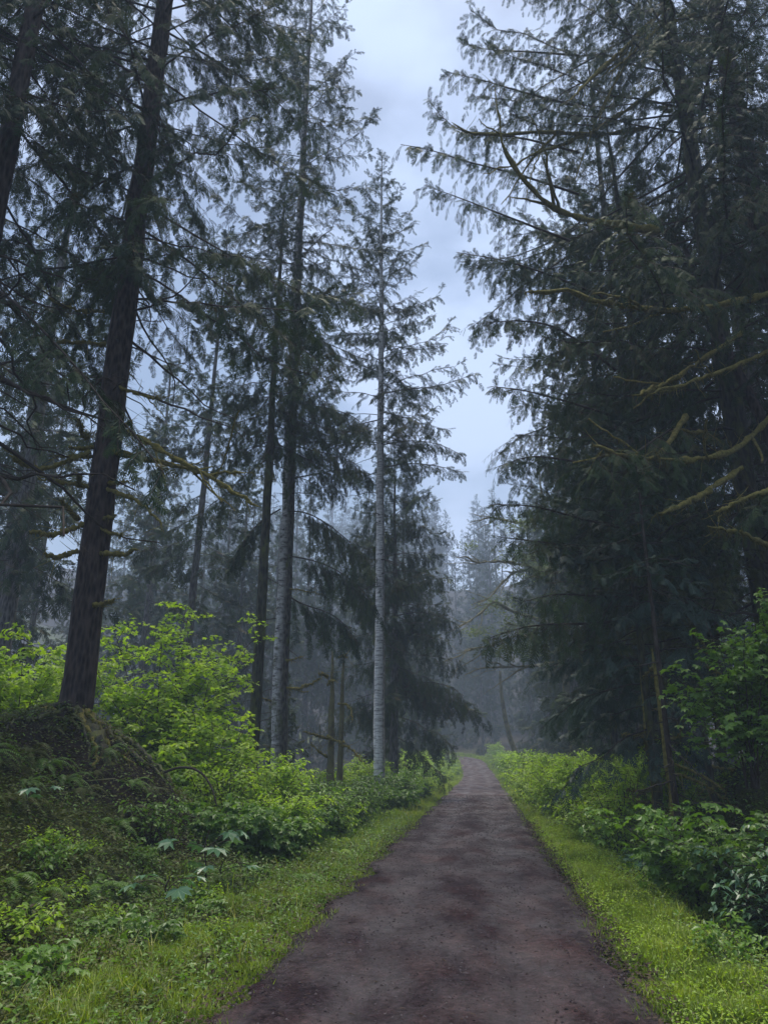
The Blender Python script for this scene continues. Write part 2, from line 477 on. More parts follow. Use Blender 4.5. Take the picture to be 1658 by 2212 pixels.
b = MB(); b.add(np.stack([PX, PY, pz], -1).reshape(-1, 3), np.stack([ii, ii + 1, ii + nu + 1, ii + nu], -1), 0, np.exp(-((np.abs(PU) - 0.42) / 0.17) ** 2).ravel(), True)
path = b.obj('path', [M_path])
tag(path, kind='structure')
def path_z(x, y):
    """height of the path's surface without the finest grain"""
    U = (x - path_x(y)) / HALF
    return np.maximum(hgt(path_x(y), y), -1) + 0.056 + 0.035 * (1 - U ** 2) - 0.03 * np.exp(-((np.abs(U) - 0.42) / 0.16) ** 2) + 0.055 * (fbm(x * 1.4, y * 0.9, 21) - 0.5) + 0.022 * (fbm(x * 6, y * 5, 23) - 0.5)

# loose stones on the path
rg = np.random.default_rng(3)
def pebbles():
    n = 11000
    y = 3.2 + 30 * rg.random(n) ** 2.0
    U = np.clip(rg.normal(0, 0.62, n), -1.02, 1.02)
    U = np.where(rg.random(n) < 0.3, np.sign(U) * (0.9 + 0.12 * rg.random(n)), U)
    x = path_x(y) + U * HALF
    z = path_z(x, y)
    s = 0.004 + 0.010 * rg.random(n) ** 3 + 0.0007 * y
    tv = np.array([[1, 0, 0], [0.2, 0.9, 0], [-0.9, 0.4, 0], [-0.7, -0.7, 0], [0.4, -0.8, 0], [0.1, 0.05, 0.75], [0, 0, -0.4]], float)
    tf = np.array([[0, 1, 5], [1, 2, 5], [2, 3, 5], [3, 4, 5], [4, 0, 5]])
    a = rg.random(n) * 2 * PI
    X = np.stack([np.cos(a), np.sin(a), 0 * a], -1)
    Z = np.stack([0.2 * rg.normal(size=n), 0.2 * rg.normal(size=n), np.ones(n)], -1)
    S = np.stack([s, s * (0.6 + 0.5 * rg.random(n)), s * 0.8], -1)
    Vv, Ff = place(tv, tf, np.stack([x, y, z], -1), X, Z, S)
    return Vv, Ff, np.repeat(rg.random(n) ** 1.6, 7)
b = MB(); b.add(*pebbles()[:2], 0, 0.4)
b.A = [np.repeat(rg.random(11000).astype(np.float32) ** 1.6, 7)]
tag(b.obj('gravel', [M_stone]), 'small loose stones scattered over the wet brown path', 'gravel', kind='stuff')

# ------------------------------------------------------------------ grass and ground cover
def blades(n, x, y, z, h, wd, seed, lean=0.45):
    g = np.random.default_rng(seed)
    a = g.random(n) * 2 * PI
    d = np.stack([np.cos(a), np.sin(a), 0 * a], -1)
    s = np.stack([-np.sin(a), np.cos(a), 0 * a], -1)
    ln = (lean * (0.3 + g.random(n)))[:, None] * h[:, None]
    up = np.array([0, 0, 1.0])[None]
    o = np.stack([x, y, z - 0.01], -1)
    p1 = o + up * h[:, None] * 0.55 + d * ln * 0.3
    p2 = o + up * h[:, None] * (0.95 - 0.25 * g.random(n))[:, None] + d * ln
    w2 = wd[:, None] * 0.5
    V = np.stack([o - s * w2, o + s * w2, p1 + s * w2 * 0.8, p1 - s * w2 * 0.8, p2], 1).reshape(-1, 3)
    k = np.arange(n)[:, None] * 5
    Q = k + np.array([[0, 1, 2, 3]]); T = k + np.array([[3, 2, 4]])
    return V, Q, T

def grass():
    g = np.random.default_rng(7)
    b = MB()
    tot = 0
    for side_, (w0, w1, seed) in (('L', (1.00, 0.35, 1)), ('R', (0.95, 0.3, 2))):
        n = 150000
        q = g.random(n)
        y = 3.0 * (95 / 3.0) ** (q ** 0.95)
        wv = (w0 + w1 * fbm(y * 0.7, y * 0 + seed, seed + 40)) * np.where(y > 20, 1.15, 1)
        u = -0.16 + np.abs(g.random(n) ** 0.85) * wv
        u = u + (g.random(n) < 0.10) * g.random(n) * 1.2
        x = path_x(y) - HALF - u if side_ == 'L' else path_x(y) + HALF + u
        z = hgt(x, y)
        pat = fbm(x * 1.7, y * 1.7, 31)
        h = (0.03 + 0.07 * g.random(n) ** 1.5 + 0.06 * sstep(0.0, 0.8, u)) * (0.25 + 2.2 * fbm(x * 3.1, y * 3.1, 37) ** 1.6) * (1 + 0.012 * y)
        wd = 0.0035 + 0.003 * g.random(n) + 0.00045 * y
        keep = (pat + 0.35 * g.random(n) > 0.42) & ((u > 0.02) | (g.random(n) < 0.35))
        V, Q, T = blades(n, x, y, z, h, wd, seed)
        Q = Q[keep]; T = T[keep]
        r = np.clip(0.15 + 0.75 * (pat - 0.2) + 0.35 * (g.random(n) - 0.5), 0, 1)
        b.add(V, Q, 0, np.repeat(r, 5))
        b.F.append(T + b.n - len(V)); b.M.append(np.zeros(len(T), np.int32)); b.S.append(np.zeros(len(T), bool))
    n = 2600
    y = 3.2 + 40 * g.random(n) ** 1.5
    sd_ = np.where(g.random(n) < 0.5, -1, 1)
    x = path_x(y) + sd_ * (HALF + 0.15 + 1.2 * g.random(n))
    V, Q, T = blades(n, x, y, hgt(x, y), 0.14 + 0.22 * g.random(n), 0.004 + 0.0004 * y + 0 * x, 77, 0.7)
    b.add(V, Q, 0, np.repeat(0.45 + 0.55 * g.random(n), 5))
    b.F.append(T + b.n - len(V)); b.M.append(np.zeros(len(T), np.int32)); b.S.append(np.zeros(len(T), bool))
    return b
gb = grass()
tag(gb.obj('grass', [M_grass]), 'short fresh green grass along both edges of the path', 'grass', kind='stuff')

LEAF4 = (np.array([[0, 0, 0], [0.35, 0.26, 0.07], [1, 0, -0.08], [0.35, -0.26, 0.07], [0.45, 0, 0]], float), np.array([[0, 4, 1], [1, 4, 2], [0, 3, 4], [3, 2, 4]]))
def star_leaf(lobes=5):
    pts = []
    for i in range(lobes * 2 + 1):
        t = i / (lobes * 2)
        a = -2.4 + 4.8 * t
        r = (0.62 if i % 2 else 0.40) if 0 < i < lobes * 2 else 0.2
        r *= 1 - 0.12 * abs(a) / 2.4
        pts.append((0.38 + r * math.cos(a), r * math.sin(a), 0.05 - 0.28 * r * r + (0.05 if i % 2 == 0 else -0.03)))
    V = np.array([(0.35, 0, 0.07)] + pts)
    F = np.array([[0, i + 1, i + 2] for i in range(lobes * 2)])
    return V, F
LEAF5 = star_leaf(5)
LEAF7 = star_leaf(7)
TRI = (np.array([[0, -0.16, 0], [0, 0.16, 0], [1, 0, -0.12]], float), np.array([[0, 1, 2]]))

def ground_cover():
    """low moss, clover-like leaves and twigs on the banks"""
    g = np.random.default_rng(17)
    b = MB()
    # left bank herbs and moss tufts
    for (n, sd, mat, s0, s1, tmpl, ylo, yhi, ulo, uhi, lo) in (
            (130000, 1, 0, 0.016, 0.055, LEAF4, 3.5, 16, 0.5, 7.5, 0.36),
            (24000, 2, 1, 0.025, 0.055, LEAF4, 3.5, 22, 0.3, 5.0, 0.42),
            (45000, 3, 0, 0.012, 0.03, LEAF4, 3.5, 14, -1, -1, 0.34),
            (20000, 4, 1, 0.02, 0.06, LEAF4, 3.5, 18, -1, -1, 0.42),
            (14000, 5, 2, 0.02, 0.055, LEAF4, 3.5, 20, 0.8, 7.5, 0.0),
            (9000, 6, 2, 0.03, 0.07, LEAF4, 3.5, 18, -1, -1, 0.0),
            (15000, 9, 1, 0.012, 0.032, LEAF4, 3.2, 20, 0.05, 1.6, 0.45),
            (26000, 10, 3, 0.012, 0.032, LEAF4, 3.2, 20, -2, -1, 0.45),
            (5000, 11, 2, 0.02, 0.05, LEAF4, 3.2, 20, 0.02, 0.5, 0.0),
            (5000, 12, 2, 0.02, 0.05, LEAF4, 3.2, 20, -3, -1, 0.0),
            (16000, 7, 3, 0.03, 0.07, LEAF4, 14, 60, 0.8, 6, 0.3),
            (16000, 8, 3, 0.03, 0.07, LEAF4, 14, 60, -1, -1, 0.3)):
        y = ylo + (yhi - ylo) * g.random(n) ** 1.3
        if ulo > 0:
            u = ulo + (uhi - ulo) * g.random(n) ** 1.2
            x = path_x(y) - HALF - u
        else:
            u = {-1: 0.7 + 3.6 * g.random(n), -2: 0.05 + 1.5 * g.random(n), -3: -0.08 + 0.3 * g.random(n)}[ulo]
            x = path_x(y) + HALF + u
        pat = fbm(x * 1.1 + 5, y * 1.1, 50 + sd)
        k = pat + 0.25 * g.random(n) > lo
        if ulo < 0: k &= ~((np.abs(u - 1.75 - 0.25 * np.sin(y * 1.3)) < 0.42) & (y < 13.5) & (g.random(n) < 0.9) & (mat != 2))
        k &= ~((x > -5.2) & (x < -2.9) & (y > 9.9) & (y < 12.9) & (g.random(n) < 0.5))
        x, y, u, pat = x[k], y[k], u[k], pat[k]
        n = len(x)
        z = hgt(x, y) + 0.02 + (0.16 if mat in (1, 3) else 0.08) * g.random(n) ** 1.7 + (0.06 * fbm(x * 4, y * 4, 77) if mat != 2 else 0)
        a = g.random(n) * 2 * PI
        X = np.stack([np.cos(a), np.sin(a), 0.4 * g.normal(size=n)], -1)
        Z = np.stack([0.35 * g.normal(size=n), 0.35 * g.normal(size=n), np.ones(n)], -1)
        s = (s0 + (s1 - s0) * g.random(n)) * (1 + 0.02 * y)
        V, F = place(tmpl[0], tmpl[1], np.stack([x, y, z], -1), X, Z, s)
        r = np.clip(pat + 0.3 * (g.random(n) - 0.5), 0, 1)
        b.add(V, F, mat, np.repeat(r, len(tmpl[0])))
    return b
tag(ground_cover().obj('ground_cover', [M_moss_leaf, M_leaf_m, M_litter, M_leaf_l]), 'low moss, small herbs and fallen needles covering the banks beside the path', 'ground cover', kind='stuff')

def path_litter():
    g = np.random.default_rng(23)
    n = 5200
    y = 3.2 + 26 * g.random(n) ** 1.6
    U = np.clip(g.normal(0, 0.75, n), -1, 1); U = np.where(g.random(n) < 0.5, np.sign(U) * (0.72 + 0.3 * g.random(n)), U)
    x = path_x(y) + U * HALF
    a = g.random(n) * 2 * PI
    X = np.stack([np.cos(a), np.sin(a), 0.1 * g.normal(size=n)], -1)
    Z = np.array([[0, 0, 1.0]]) + 0.2 * g.normal(size=(n, 3))
    L = 0.012 + 0.05 * g.random(n) ** 3
    V, F = place(LEAF4[0], LEAF4[1], np.stack([x, y, path_z(x, y) + 0.008], -1), X, Z, np.stack([L * (1 + 0.03 * y), L * 0.45, L], -1))
    b = MB(); b.add(V, F, 0, np.repeat(g.random(n), 5))
    return b
tag(path_litter().obj('leaf_litter', [M_litter]), 'dark needles, bark bits and dead leaves strewn on the path', 'leaf litter', kind='stuff')

# ------------------------------------------------------------------ conifers
def make_spray(nf=6, seed=0, spread=0.30, wid=0.055, droop=0.18):
    g = np.random.default_rng(seed)
    V, F = [], []
    def tri(p, d, l, w):
        d = np.array(d, float); d /= np.linalg.norm(d)
        s = np.cross(d, [0, 0, 1.0]); s /= max(np.linalg.norm(s), 1e-6)
        p = np.array(p, float)
        i = len(V)
        V.extend([p, p + d * l * 0.45 + s * w, p + d * l, p + d * l * 0.45 - s * w])
        F.append([i, i + 1, i + 2, i + 3])
    for k in range(nf):
        t = (k + 0.3) / nf
        z = -droop * t * t
        for sgn in (-1, 1):
            l = spread * (1 - 0.55 * t) * (0.75 + 0.5 * g.random()) * (1.3 if k else 1)
            tri((t * 0.9, 0, z), (0.75, sgn * (0.65 + 0.2 * g.random()), -0.35 - 0.35 * g.random()), l, wid * (0.8 + 0.3 * g.random()))
    tri((0, 0, 0), (1, 0, -droop * 0.5), 0.62, wid * 0.9)
    tri((0.5, 0, -droop * 0.3), (1, 0, -droop * 1.6), 0.56, wid * 0.9)
    return np.array(V), np.array(F)
SPRAY = make_spray(7, 1, 0.36, 0.036)
SPRAY_S = make_spray(3, 2, 0.40, 0.085)
SPRAY_L = make_spray(5, 4, 0.44, 0.062, 0.25)

def foliage_on(P, g, mb, L, dens=1.0, hang=0.5, sub_len=0.30, spray=0.34, tmpl=SPRAY, step=0.2, s0=0.15, twig_r=0.006, mat=0, wmat=1, per=3.0, fan=0.85, maxsub=1.1, bare=0.0):
    """P [n,k,3] limb lines of lengths L[n]; grows side twigs and sprays"""
    n, K, _ = P.shape
    cnt = np.maximum(2, (L / step).astype(int))
    bi = np.repeat(np.arange(n), cnt)
    j = np.concatenate([np.arange(c) for c in cnt])
    s = s0 + (1 - s0) * (j + g.random(len(j)) * 0.8) / cnt[bi]
    s = np.clip(s, 0, 0.995)
    dl = dens * np.clip(0.45 + 0.9 * g.random(n), 0, 1.15) if n > 5 else np.full(n, dens)
    keep = g.random(len(s)) < np.clip(dl[bi] * (0.75 + 0.5 * s), 0, 1)
    bi, s, j = bi[keep], s[keep], j[keep]
    f = s * (K - 1); i0 = np.minimum(f.astype(int), K - 2); fr = (f - i0)[:, None]
    O = P[bi, i0] * (1 - fr) + P[bi, i0 + 1] * fr
    T = norm(P[bi, i0 + 1] - P[bi, i0])
    sgn = np.where(j % 2 == 0, 1.0, -1.0) * np.where(g.random(len(j)) < 0.12, -1, 1)
    Sd = norm(np.cross(T, np.array([[0, 0, 1.0]])))
    m = len(s)
    fa = fan * (0.75 + 0.5 * g.random(m))
    D = np.cos(fa)[:, None] * T + (np.sin(fa) * sgn)[:, None] * Sd
    D[:, 2] += -hang * (0.15 + 1.0 * g.random(m)) + 0.14 * g.normal(size=m)
    D = norm(D)
    l = np.clip(sub_len * L[bi] * (1.15 - 0.8 * s) * (0.6 + 0.7 * g.random(m)), 0.12, maxsub)
    tt = np.linspace(0, 1, 4)[None, :, None]
    SP_ = O[:, None] + D[:, None] * l[:, None, None] * tt
    SP_[:, :, 2] -= (hang * 0.55 * l)[:, None] * (tt[..., 0] ** 2)
    tv, tf = tubes(SP_, np.outer(0.6 + 0.6 * np.minimum(l, 1), [1, 0.8, 0.6, 0.35]) * twig_r, 3)
    mb.add(tv, tf, wmat, 0.5)
    # sprays
    if bare < 1:
        sc = np.maximum(1, np.round(l / spray * per + g.random(m) * 0.8)).astype(int)
        sc = np.where(g.random(m) < bare, 0, sc)
        si = np.repeat(np.arange(m), sc)
        jj = np.concatenate([np.arange(c) for c in sc]) if len(sc) else np.zeros(0, int)
        q = np.clip((jj + 0.7 * g.random(len(jj))) / np.maximum(sc[si], 1), 0, 1) * 0.95
        f = q * 3; i0 = np.minimum(f.astype(int), 2); fr = (f - i0)[:, None]
        O2 = SP_[si, i0] * (1 - fr) + SP_[si, i0 + 1] * fr
        T2 = norm(SP_[si, i0 + 1] - SP_[si, i0])
        nn = len(si)
        S2 = norm(np.cross(T2, np.array([[0, 0, 1.0]])))
        sg = np.where(jj % 2 == 0, 1.0, -1.0) * (0.25 + 0.75 * g.random(nn))
        X = T2 * 0.8 + S2 * sg[:, None] * 0.75 + g.normal(size=(nn, 3)) * 0.16
        X[:, 2] -= hang * (0.05 + 1.1 * g.random(nn) ** 1.3)
        Z = np.cross(X, S2) * -1 + g.normal(size=(nn, 3)) * 0.25
        Z = np.where(Z[:, 2:3] < 0, -Z, Z) + np.array([[0, 0, 0.15]])
        sz = spray * (0.6 + 0.6 * g.random(nn))
        V, F = place(tmpl[0], tmpl[1], O2, X, Z, sz)
        # sprays sitting on the limb itself and at its tip
        c3 = np.maximum(3, (L * dens / spray * 2.4).astype(int))
        b3 = np.repeat(np.arange(n), c3); n3 = len(b3)
        s3 = np.clip(0.25 + 0.75 * g.random(n3) ** 0.7, 0, 0.999) * (K - 1); k3 = np.minimum(s3.astype(int), K - 2)
        O3 = P[b3, k3] + (P[b3, k3 + 1] - P[b3, k3]) * (s3 - k3)[:, None]
        T3 = norm(P[b3, k3 + 1] - P[b3, k3]); S3 = norm(np.cross(T3, np.array([[0, 0, 1.0]])))
        X3 = T3 * 0.8 + S3 * g.normal(size=(n3, 1)) * 0.7; X3[:, 2] += 0.15 + 0.25 * g.normal(size=n3)
        V3, F3 = place(tmpl[0], tmpl[1], O3, X3, np.array([[0, 0, 1.0]]) + 0.4 * g.normal(size=(n3, 3)), spray * (0.55 + 0.5 * g.random(n3)))
        mb.add(V3, F3, mat, np.repeat(g.random(n3), len(tmpl[0])))
        base = np.repeat(g.random(n)[bi], 1)[si]
        r = np.clip(0.55 * base + 0.45 * g.random(nn), 0, 1)
        mb.add(V, F, mat, np.repeat(r, len(tmpl[0])))

def limb_lines(x0, z, L, phi, el, sag, tip, g, K=9, wob=0.05):
    n = len(z)
    s = np.linspace(0, 1, K)[None, :]
    r = L[:, None] * (np.cos(el)[:, None] * s)
    dz = L[:, None] * (np.sin(el)[:, None] * s - sag[:, None] * s ** 2 + tip[:, None] * s ** 3.5)
    ph = phi[:, None] + wob * np.cumsum(g.normal(size=(n, K)), 1) * 0.5
    P = np.stack([x0[:, 0:1] + r * np.cos(ph), x0[:, 1:2] + r * np.sin(ph), z[:, None] + dz], -1)
    P[..., 2] += 0.02 * L[:, None] * g.normal(size=(n, K)) * s
    return P

def tangle(P, rr, g, nst=60, ln=0.12, mb=None, mat=0):
    """hanging moss wisps under a polyline"""
    k = len(P)
    s = g.random(nst) * (k - 1); i0 = np.minimum(s.astype(int), k - 2); f = (s - i0)[:, None]
    O = P[i0] * (1 - f) + P[i0 + 1] * f
    X = g.normal(size=(nst, 3)) * 0.35; X[:, 2] = -1
    Z = g.normal(size=(nst, 3)); Z[:, 2] = 0
    V, F = place(TRI[0], TRI[1], O, X, Z, np.stack([ln * (0.3 + g.random(nst) ** 2 * 1.3), 0.10 * ln * 4 * (0.5 + g.random(nst)), np.full(nst, ln)], -1))
    mb.add(V, F, mat, np.repeat(g.random(nst), 3))

def resample(pts, n):
    pts = np.asarray(pts, float)
    d = np.concatenate([[0], np.cumsum(np.linalg.norm(np.diff(pts, axis=0), axis=1))])
    t = np.linspace(0, d[-1], n)
    out = np.stack([np.interp(t, d, pts[:, i]) for i in range(3)], -1)
    for _ in range(2):
        out[1:-1] = 0.25 * out[:-2] + 0.5 * out[1:-1] + 0.25 * out[2:]
    return out, d[-1]

def mossy_branch(parent, pts, r0, r1, seed, mat=None, forks=0, hang=0.12, name='branch', label=None, ht=90, origin=None):
    g = np.random.default_rng(seed)
    P, L = resample(pts, 26)
    P[:, :] += g.normal(size=P.shape) * 0.019 * np.linspace(0.2, 1, 26)[:, None]
    rr = np.linspace(r0, r1, 26) * (1 + 0.28 * g.normal(size=26)).clip(0.65, 1.6)
    rr[-3:] *= np.array([0.85, 0.6, 0.25])
    b = MB()
    V, F = tubes(P[None], rr[None], 9)
    V = V + g.normal(size=V.shape) * 0.12 * np.repeat(rr, 9)[:, None]
    b.add(V, F, 0, 0.5, True)
    for k in range(forks):
        i = int(26 * (0.3 + 0.55 * g.random()))
        d = norm(P[min(i + 2, 25)] - P[i]); s = norm(np.cross(d, [0, 0, 1.0])) * g.choice([-1, 1])
        l = L * (0.15 + 0.25 * g.random())
        Q = P[i] + np.linspace(0, 1, 9)[:, None] * (d * 0.75 + s * 0.4 + np.array([0, 0, g.normal() * 0.35])) * l
        Q += np.cumsum(g.normal(size=(9, 3)) * 0.02 * l ** 0.5, 0)
        r_ = np.linspace(rr[i] * 0.6, r1 * 0.5, 9)
        V, F = tubes(Q[None], r_[None], 6)
        b.add(V, F, 0, 0.5, True)
        if hang > 0: tangle(Q, r_, g, ht // 3, hang * 0.7, b, 1)
    if hang > 0 and L > 0.5:
        nt = int(5 + 4 * L); ti = (26 * (0.2 + 0.78 * g.random(nt))).astype(int)
        dv = norm(np.gradient(P, axis=0)[ti] / L * 20 + g.normal(size=(nt, 3)) * 0.9); tl = 0.12 + 0.45 * g.random(nt) ** 2
        TW = P[ti][:, None] + dv[:, None] * tl[:, None, None] * np.linspace(0, 1, 5)[None, :, None]
        TW += np.cumsum(g.normal(size=TW.shape) * 0.012, 1)
        b.add(*tubes(TW, np.outer(np.full(nt, 0.008), np.linspace(1, 0.35, 5)), 4), 0, 0.5, True)
    if hang > 0: tangle(P, rr, g, ht, hang, b, 1)
    if origin is not None:
        for a in b.V: a -= np.asarray(origin, np.float32)
    o = b.obj(name, [mat or M_mossy, M_hang], parent)
    if label: o['label'] = label
    return o

def trunk_mesh(H, r0, g, flare=0.35, wob=0.04, lean=(0, 0), K=60, sides=18, taper=0.85, rough=0.05, r_top=0.012, fl_h=0.5):
    s = np.linspace(0, 1, K) ** 1.25
    z = s * H
    w_ = np.cumsum(g.normal(size=(K, 2)) * wob, 0) * 0.25
    w_ -= w_[0]
    P = np.stack([w_[:, 0] + lean[0] * z, w_[:, 1] + lean[1] * z, z], -1)
    r = r0 * (1 - s) ** taper + r_top + r0 * flare * np.exp(-z / fl_h)
    V, F = tubes(P[None], r[None], sides)
    V = V.reshape(K, sides, 3)
    rid = 1 + rough * g.normal(size=(1, sides)) + rough * 0.6 * g.normal(size=(K, sides))
    rid += flare * 0.35 * np.exp(-z / 0.35)[:, None] * g.normal(size=(1, sides))
    C = P[:, None]
    V = C + (V - C) * rid[..., None]
    return P, r, V.reshape(-1, 3), F

def conifer(name, label, x, y, H, r0, Rm, zb, seed, nb=110, group=None, cat='tree', bark=None, needle=None, z_low=None, ndead=30, e_top=35, e_bot=-8, hang=0.5, sag=0.42, tip=0.25,
            dens=1.0, tmpl=SPRAY, spray=0.34, step=0.165, per=3.0, lean=(0, 0), taper=0.85, flare=0.35, zvis=999, split=False, prof=0.75, low=0.55, phi_bias=None, sub_len=0.3, dead_len=1.4, base=None, parts=True,
            sides=18, maxsub=1.1, xmin=None, fl_h=0.5, bare=0.0, rough=0.05, phis=None):
    g = np.random.default_rng(seed)
    z0 = float(hgt(x, y)) - 0.12 if base is None else base
    root = empty(name, (x, y, z0))
    tag(root, label, cat, group)
    P, r, V, F = trunk_mesh(H, r0, g, flare, wob=min(0.04, r0 * 0.2), lean=lean, taper=taper, sides=sides, fl_h=fl_h, rough=rough)
    b = MB(); b.add(V, F, 0, 0.5, True)
    b.obj('trunk', [bark or M_bark], root)
    def axis(z):
        return np.stack([np.interp(z, P[:, 2], P[:, 0]), np.interp(z, P[:, 2], P[:, 1])], -1)
    # live limbs
    t = np.sort(g.random(nb)) ** 0.92
    z = zb + (H * 0.985 - zb) * t
    if zvis < H:
        k = (z < zvis) | (g.random(nb) < 0.35)
        t, z = t[k], z[k]
    n = len(z)
    pr = (1 - t) ** prof * (low + (1 - low) * sstep(0, 0.22, t)) * (0.55 + 0.55 * g.random(n)) + 0.012
    L = Rm * pr
    phi = np.arange(n) * 2.399 + g.normal(size=n) * 0.5
    if phi_bias is not None:
        pb, amt = phi_bias
        L = L * (1 + amt * np.cos(phi - pb))
    el = R(e_bot) + (R(e_top) - R(e_bot)) * t ** 1.2 + g.normal(size=n) * 0.13
    sg = sag * (1 - 0.75 * t) * (0.7 + 0.6 * g.random(n)); tp = tip * (0.5 + g.random(n))
    if xmin is not None:
        reach = np.maximum(x - xmin(z + z0), 0.4) * (0.82 + 0.2 * g.random(n))
        L = np.minimum(L, reach / np.maximum(-np.cos(phi) * np.cos(el), 0.05))
    LP = limb_lines(axis(z), z, L, phi, el, sg, tp, g)
    b = MB()
    rl = np.outer(0.005 + 0.0048 * L, np.linspace(1, 0.25, 9))
    b.add(*tubes(LP, rl, 5), 1, 0.5, True)
    foliage_on(LP, g, b, L, dens, hang, sub_len, spray, tmpl, step, per=per, maxsub=maxsub, bare=bare)
    # leader
    lz = np.linspace(H * 0.93, H * 0.995, 10)
    if zvis >= H:
        a = g.random(10) * 2 * PI
        X = np.stack([np.cos(a), np.sin(a), 0.9 + 0 * a], -1)
        Vv, Ff = place(tmpl[0], tmpl[1], np.concatenate([axis(lz), lz[:, None]], 1), X, np.tile([[0, 0, 1.0]], (10, 1)), np.full(10, 0.3))
        b.add(Vv, Ff, 0, 0.4)
    b.obj('crown', [needle or M_needle, M_twig], root)
    # dead lower limbs
    if ndead:
        zl = z_low if z_low is not None else 2.0
        zz = zl + (zb + 1.5 - zl) * g.random(ndead)
        Ld = dead_len * (0.35 + 0.9 * g.random(ndead) ** 1.5)
        ph = g.random(ndead) * 2 * PI
        DP = limb_lines(axis(zz), zz, Ld, ph, g.normal(size=ndead) * 0.15 - 0.1, np.full(ndead, 0.25), np.full(ndead, 0.15), g, wob=0.14)
        for grp in ([[k] for k in range(ndead)] if split else [list(range(ndead))]):
            b = MB()
            Dk = DP[grp]; Lk = Ld[grp]
            b.add(*tubes(Dk, np.outer(0.007 + 0.008 * Lk, np.linspace(1, 0.3, 9)) , 6), 0, 0.5, True)
            foliage_on(Dk, g, b, Lk, 0.7, 0.35, 0.3, 0.2, tmpl, 0.25, bare=1.0, mat=0, wmat=0, twig_r=0.005)
            for k in grp:
                tangle(DP[k], None, g, 14, 0.08, b, 1)
            b.obj('branch' if split else 'dead_branches', [M_twig, M_hang], root)
    return root, P

def copy_tree(src, loc, rz, sc, label=None, group=None):
    o = src.copy(); COL.objects.link(o)
    o.location = loc; o.rotation_euler = (0, 0, rz); o.scale = (sc, sc, sc)
    if label: o['label'] = label
    if group: o['group'] = group
    for ch in src.children:
        c = ch.copy(); COL.objects.link(c); c.parent = o
    return o

def base_at(px, d):
    """x on the vertical line through base column px, at distance d"""
    z = 0.0
    zc = d * CP + (z - EYE) * SP
    return (px - 829) / FOC * zc
# ------------------------------------------------------------------ shrubs, ferns, broad leaved plants
def shrub(name, label, x, y, h, wd, nst, ntw, nlf, seed, leaf=LEAF4, size=0.07, mat=None, group=None, cat='shrub', base=None, flat=0.35, droop=0.3, arch=0.5, stem_r=0.012, s_lo=0.2, twig=0.34, stem_mat=None, lean=(0, 0)):
    g = np.random.default_rng(seed)
    z0 = float(hgt(x, y)) - 0.05 if base is None else base
    root = empty(name, (x, y, z0)); tag(root, label, cat, group)
    ph = np.arange(nst) * 2.4 + g.normal(size=nst) * 0.4
    L = h * (0.6 + 0.45 * g.random(nst))
    out = wd * 0.5 * (0.25 + 0.8 * g.random(nst))
    s = np.linspace(0, 1, 9)[None, :]
    rr = out[:, None] * s ** (1.0 + arch)
    P = np.stack([0.06 * g.normal(size=(nst, 1)) + rr * np.cos(ph)[:, None] + lean[0] * s * h, 0.06 * g.normal(size=(nst, 1)) + rr * np.sin(ph)[:, None] + lean[1] * s * h,
                  L[:, None] * (s - 0.18 * arch * s ** 3)], -1)
    P += np.cumsum(g.normal(size=P.shape) * 0.010 * h, 1) * s[..., None]
    st = MB()
    st.add(*tubes(P, np.outer(np.full(nst, stem_r) * L / h, np.linspace(1, 0.3, 9)), 5), 0, 0.5, True)
    # twigs
    bi = np.repeat(np.arange(nst), ntw); m = len(bi)
    q = s_lo + (1 - s_lo) * g.random(m) ** 0.8
    f = q * 8; i0 = np.minimum(f.astype(int), 7); fr = (f - i0)[:, None]
    O = P[bi, i0] * (1 - fr) + P[bi, i0 + 1] * fr
    a = g.random(m) * 2 * PI
    D = np.stack([np.cos(a), np.sin(a), 0.35 * g.normal(size=m) + 0.25], -1)
    l = twig * wd * (0.5 + 0.8 * g.random(m)) * (1.15 - 0.6 * q)
    tt = np.linspace(0, 1, 5)[None, :, None]
    TP = O[:, None] + D[:, None] * l[:, None, None] * tt
    TP[:, :, 2] -= (droop * l)[:, None] * tt[..., 0] ** 2
    st.add(*tubes(TP, np.outer(np.full(m, stem_r * 0.42), np.linspace(1, 0.4, 5)), 3), 0, 0.5)
    st.obj('stems', [stem_mat or M_twig], root)
    li = np.repeat(np.arange(m), nlf); k = len(li)
    jj = np.tile(np.arange(nlf), m)
    q = np.clip((jj + g.random(k)) / nlf, 0.08, 1)
    f = q * 4; i0 = np.minimum(f.astype(int), 3); fr = (f - i0)[:, None]
    O = TP[li, i0] * (1 - fr) + TP[li, i0 + 1] * fr
    T = norm(TP[li, i0 + 1] - TP[li, i0])
    S = norm(np.cross(T, [[0, 0, 1.0]]))
    sg = np.where(jj % 2 == 0, 1.0, -1.0)
    X = 0.55 * T + 0.8 * sg[:, None] * S + 0.25 * g.normal(size=(k, 3)); X[:, 2] -= 0.25 + 0.25 * g.random(k)
    Z = np.array([[0, 0, 1.0]]) + flat * g.normal(size=(k, 3))
    O = O + g.normal(size=(k, 3)) * size * 0.25
    sz = size * (0.55 + 0.75 * g.random(k))
    b = MB()
    V, F = place(leaf[0], leaf[1], O, X, Z, sz)
    r = np.clip(0.5 * g.random(m)[li] + 0.5 * g.random(k), 0, 1)
    b.add(V, F, 0, np.repeat(r, len(leaf[0])))
    b.obj('foliage', [mat or M_leaf_m], root)
    return root

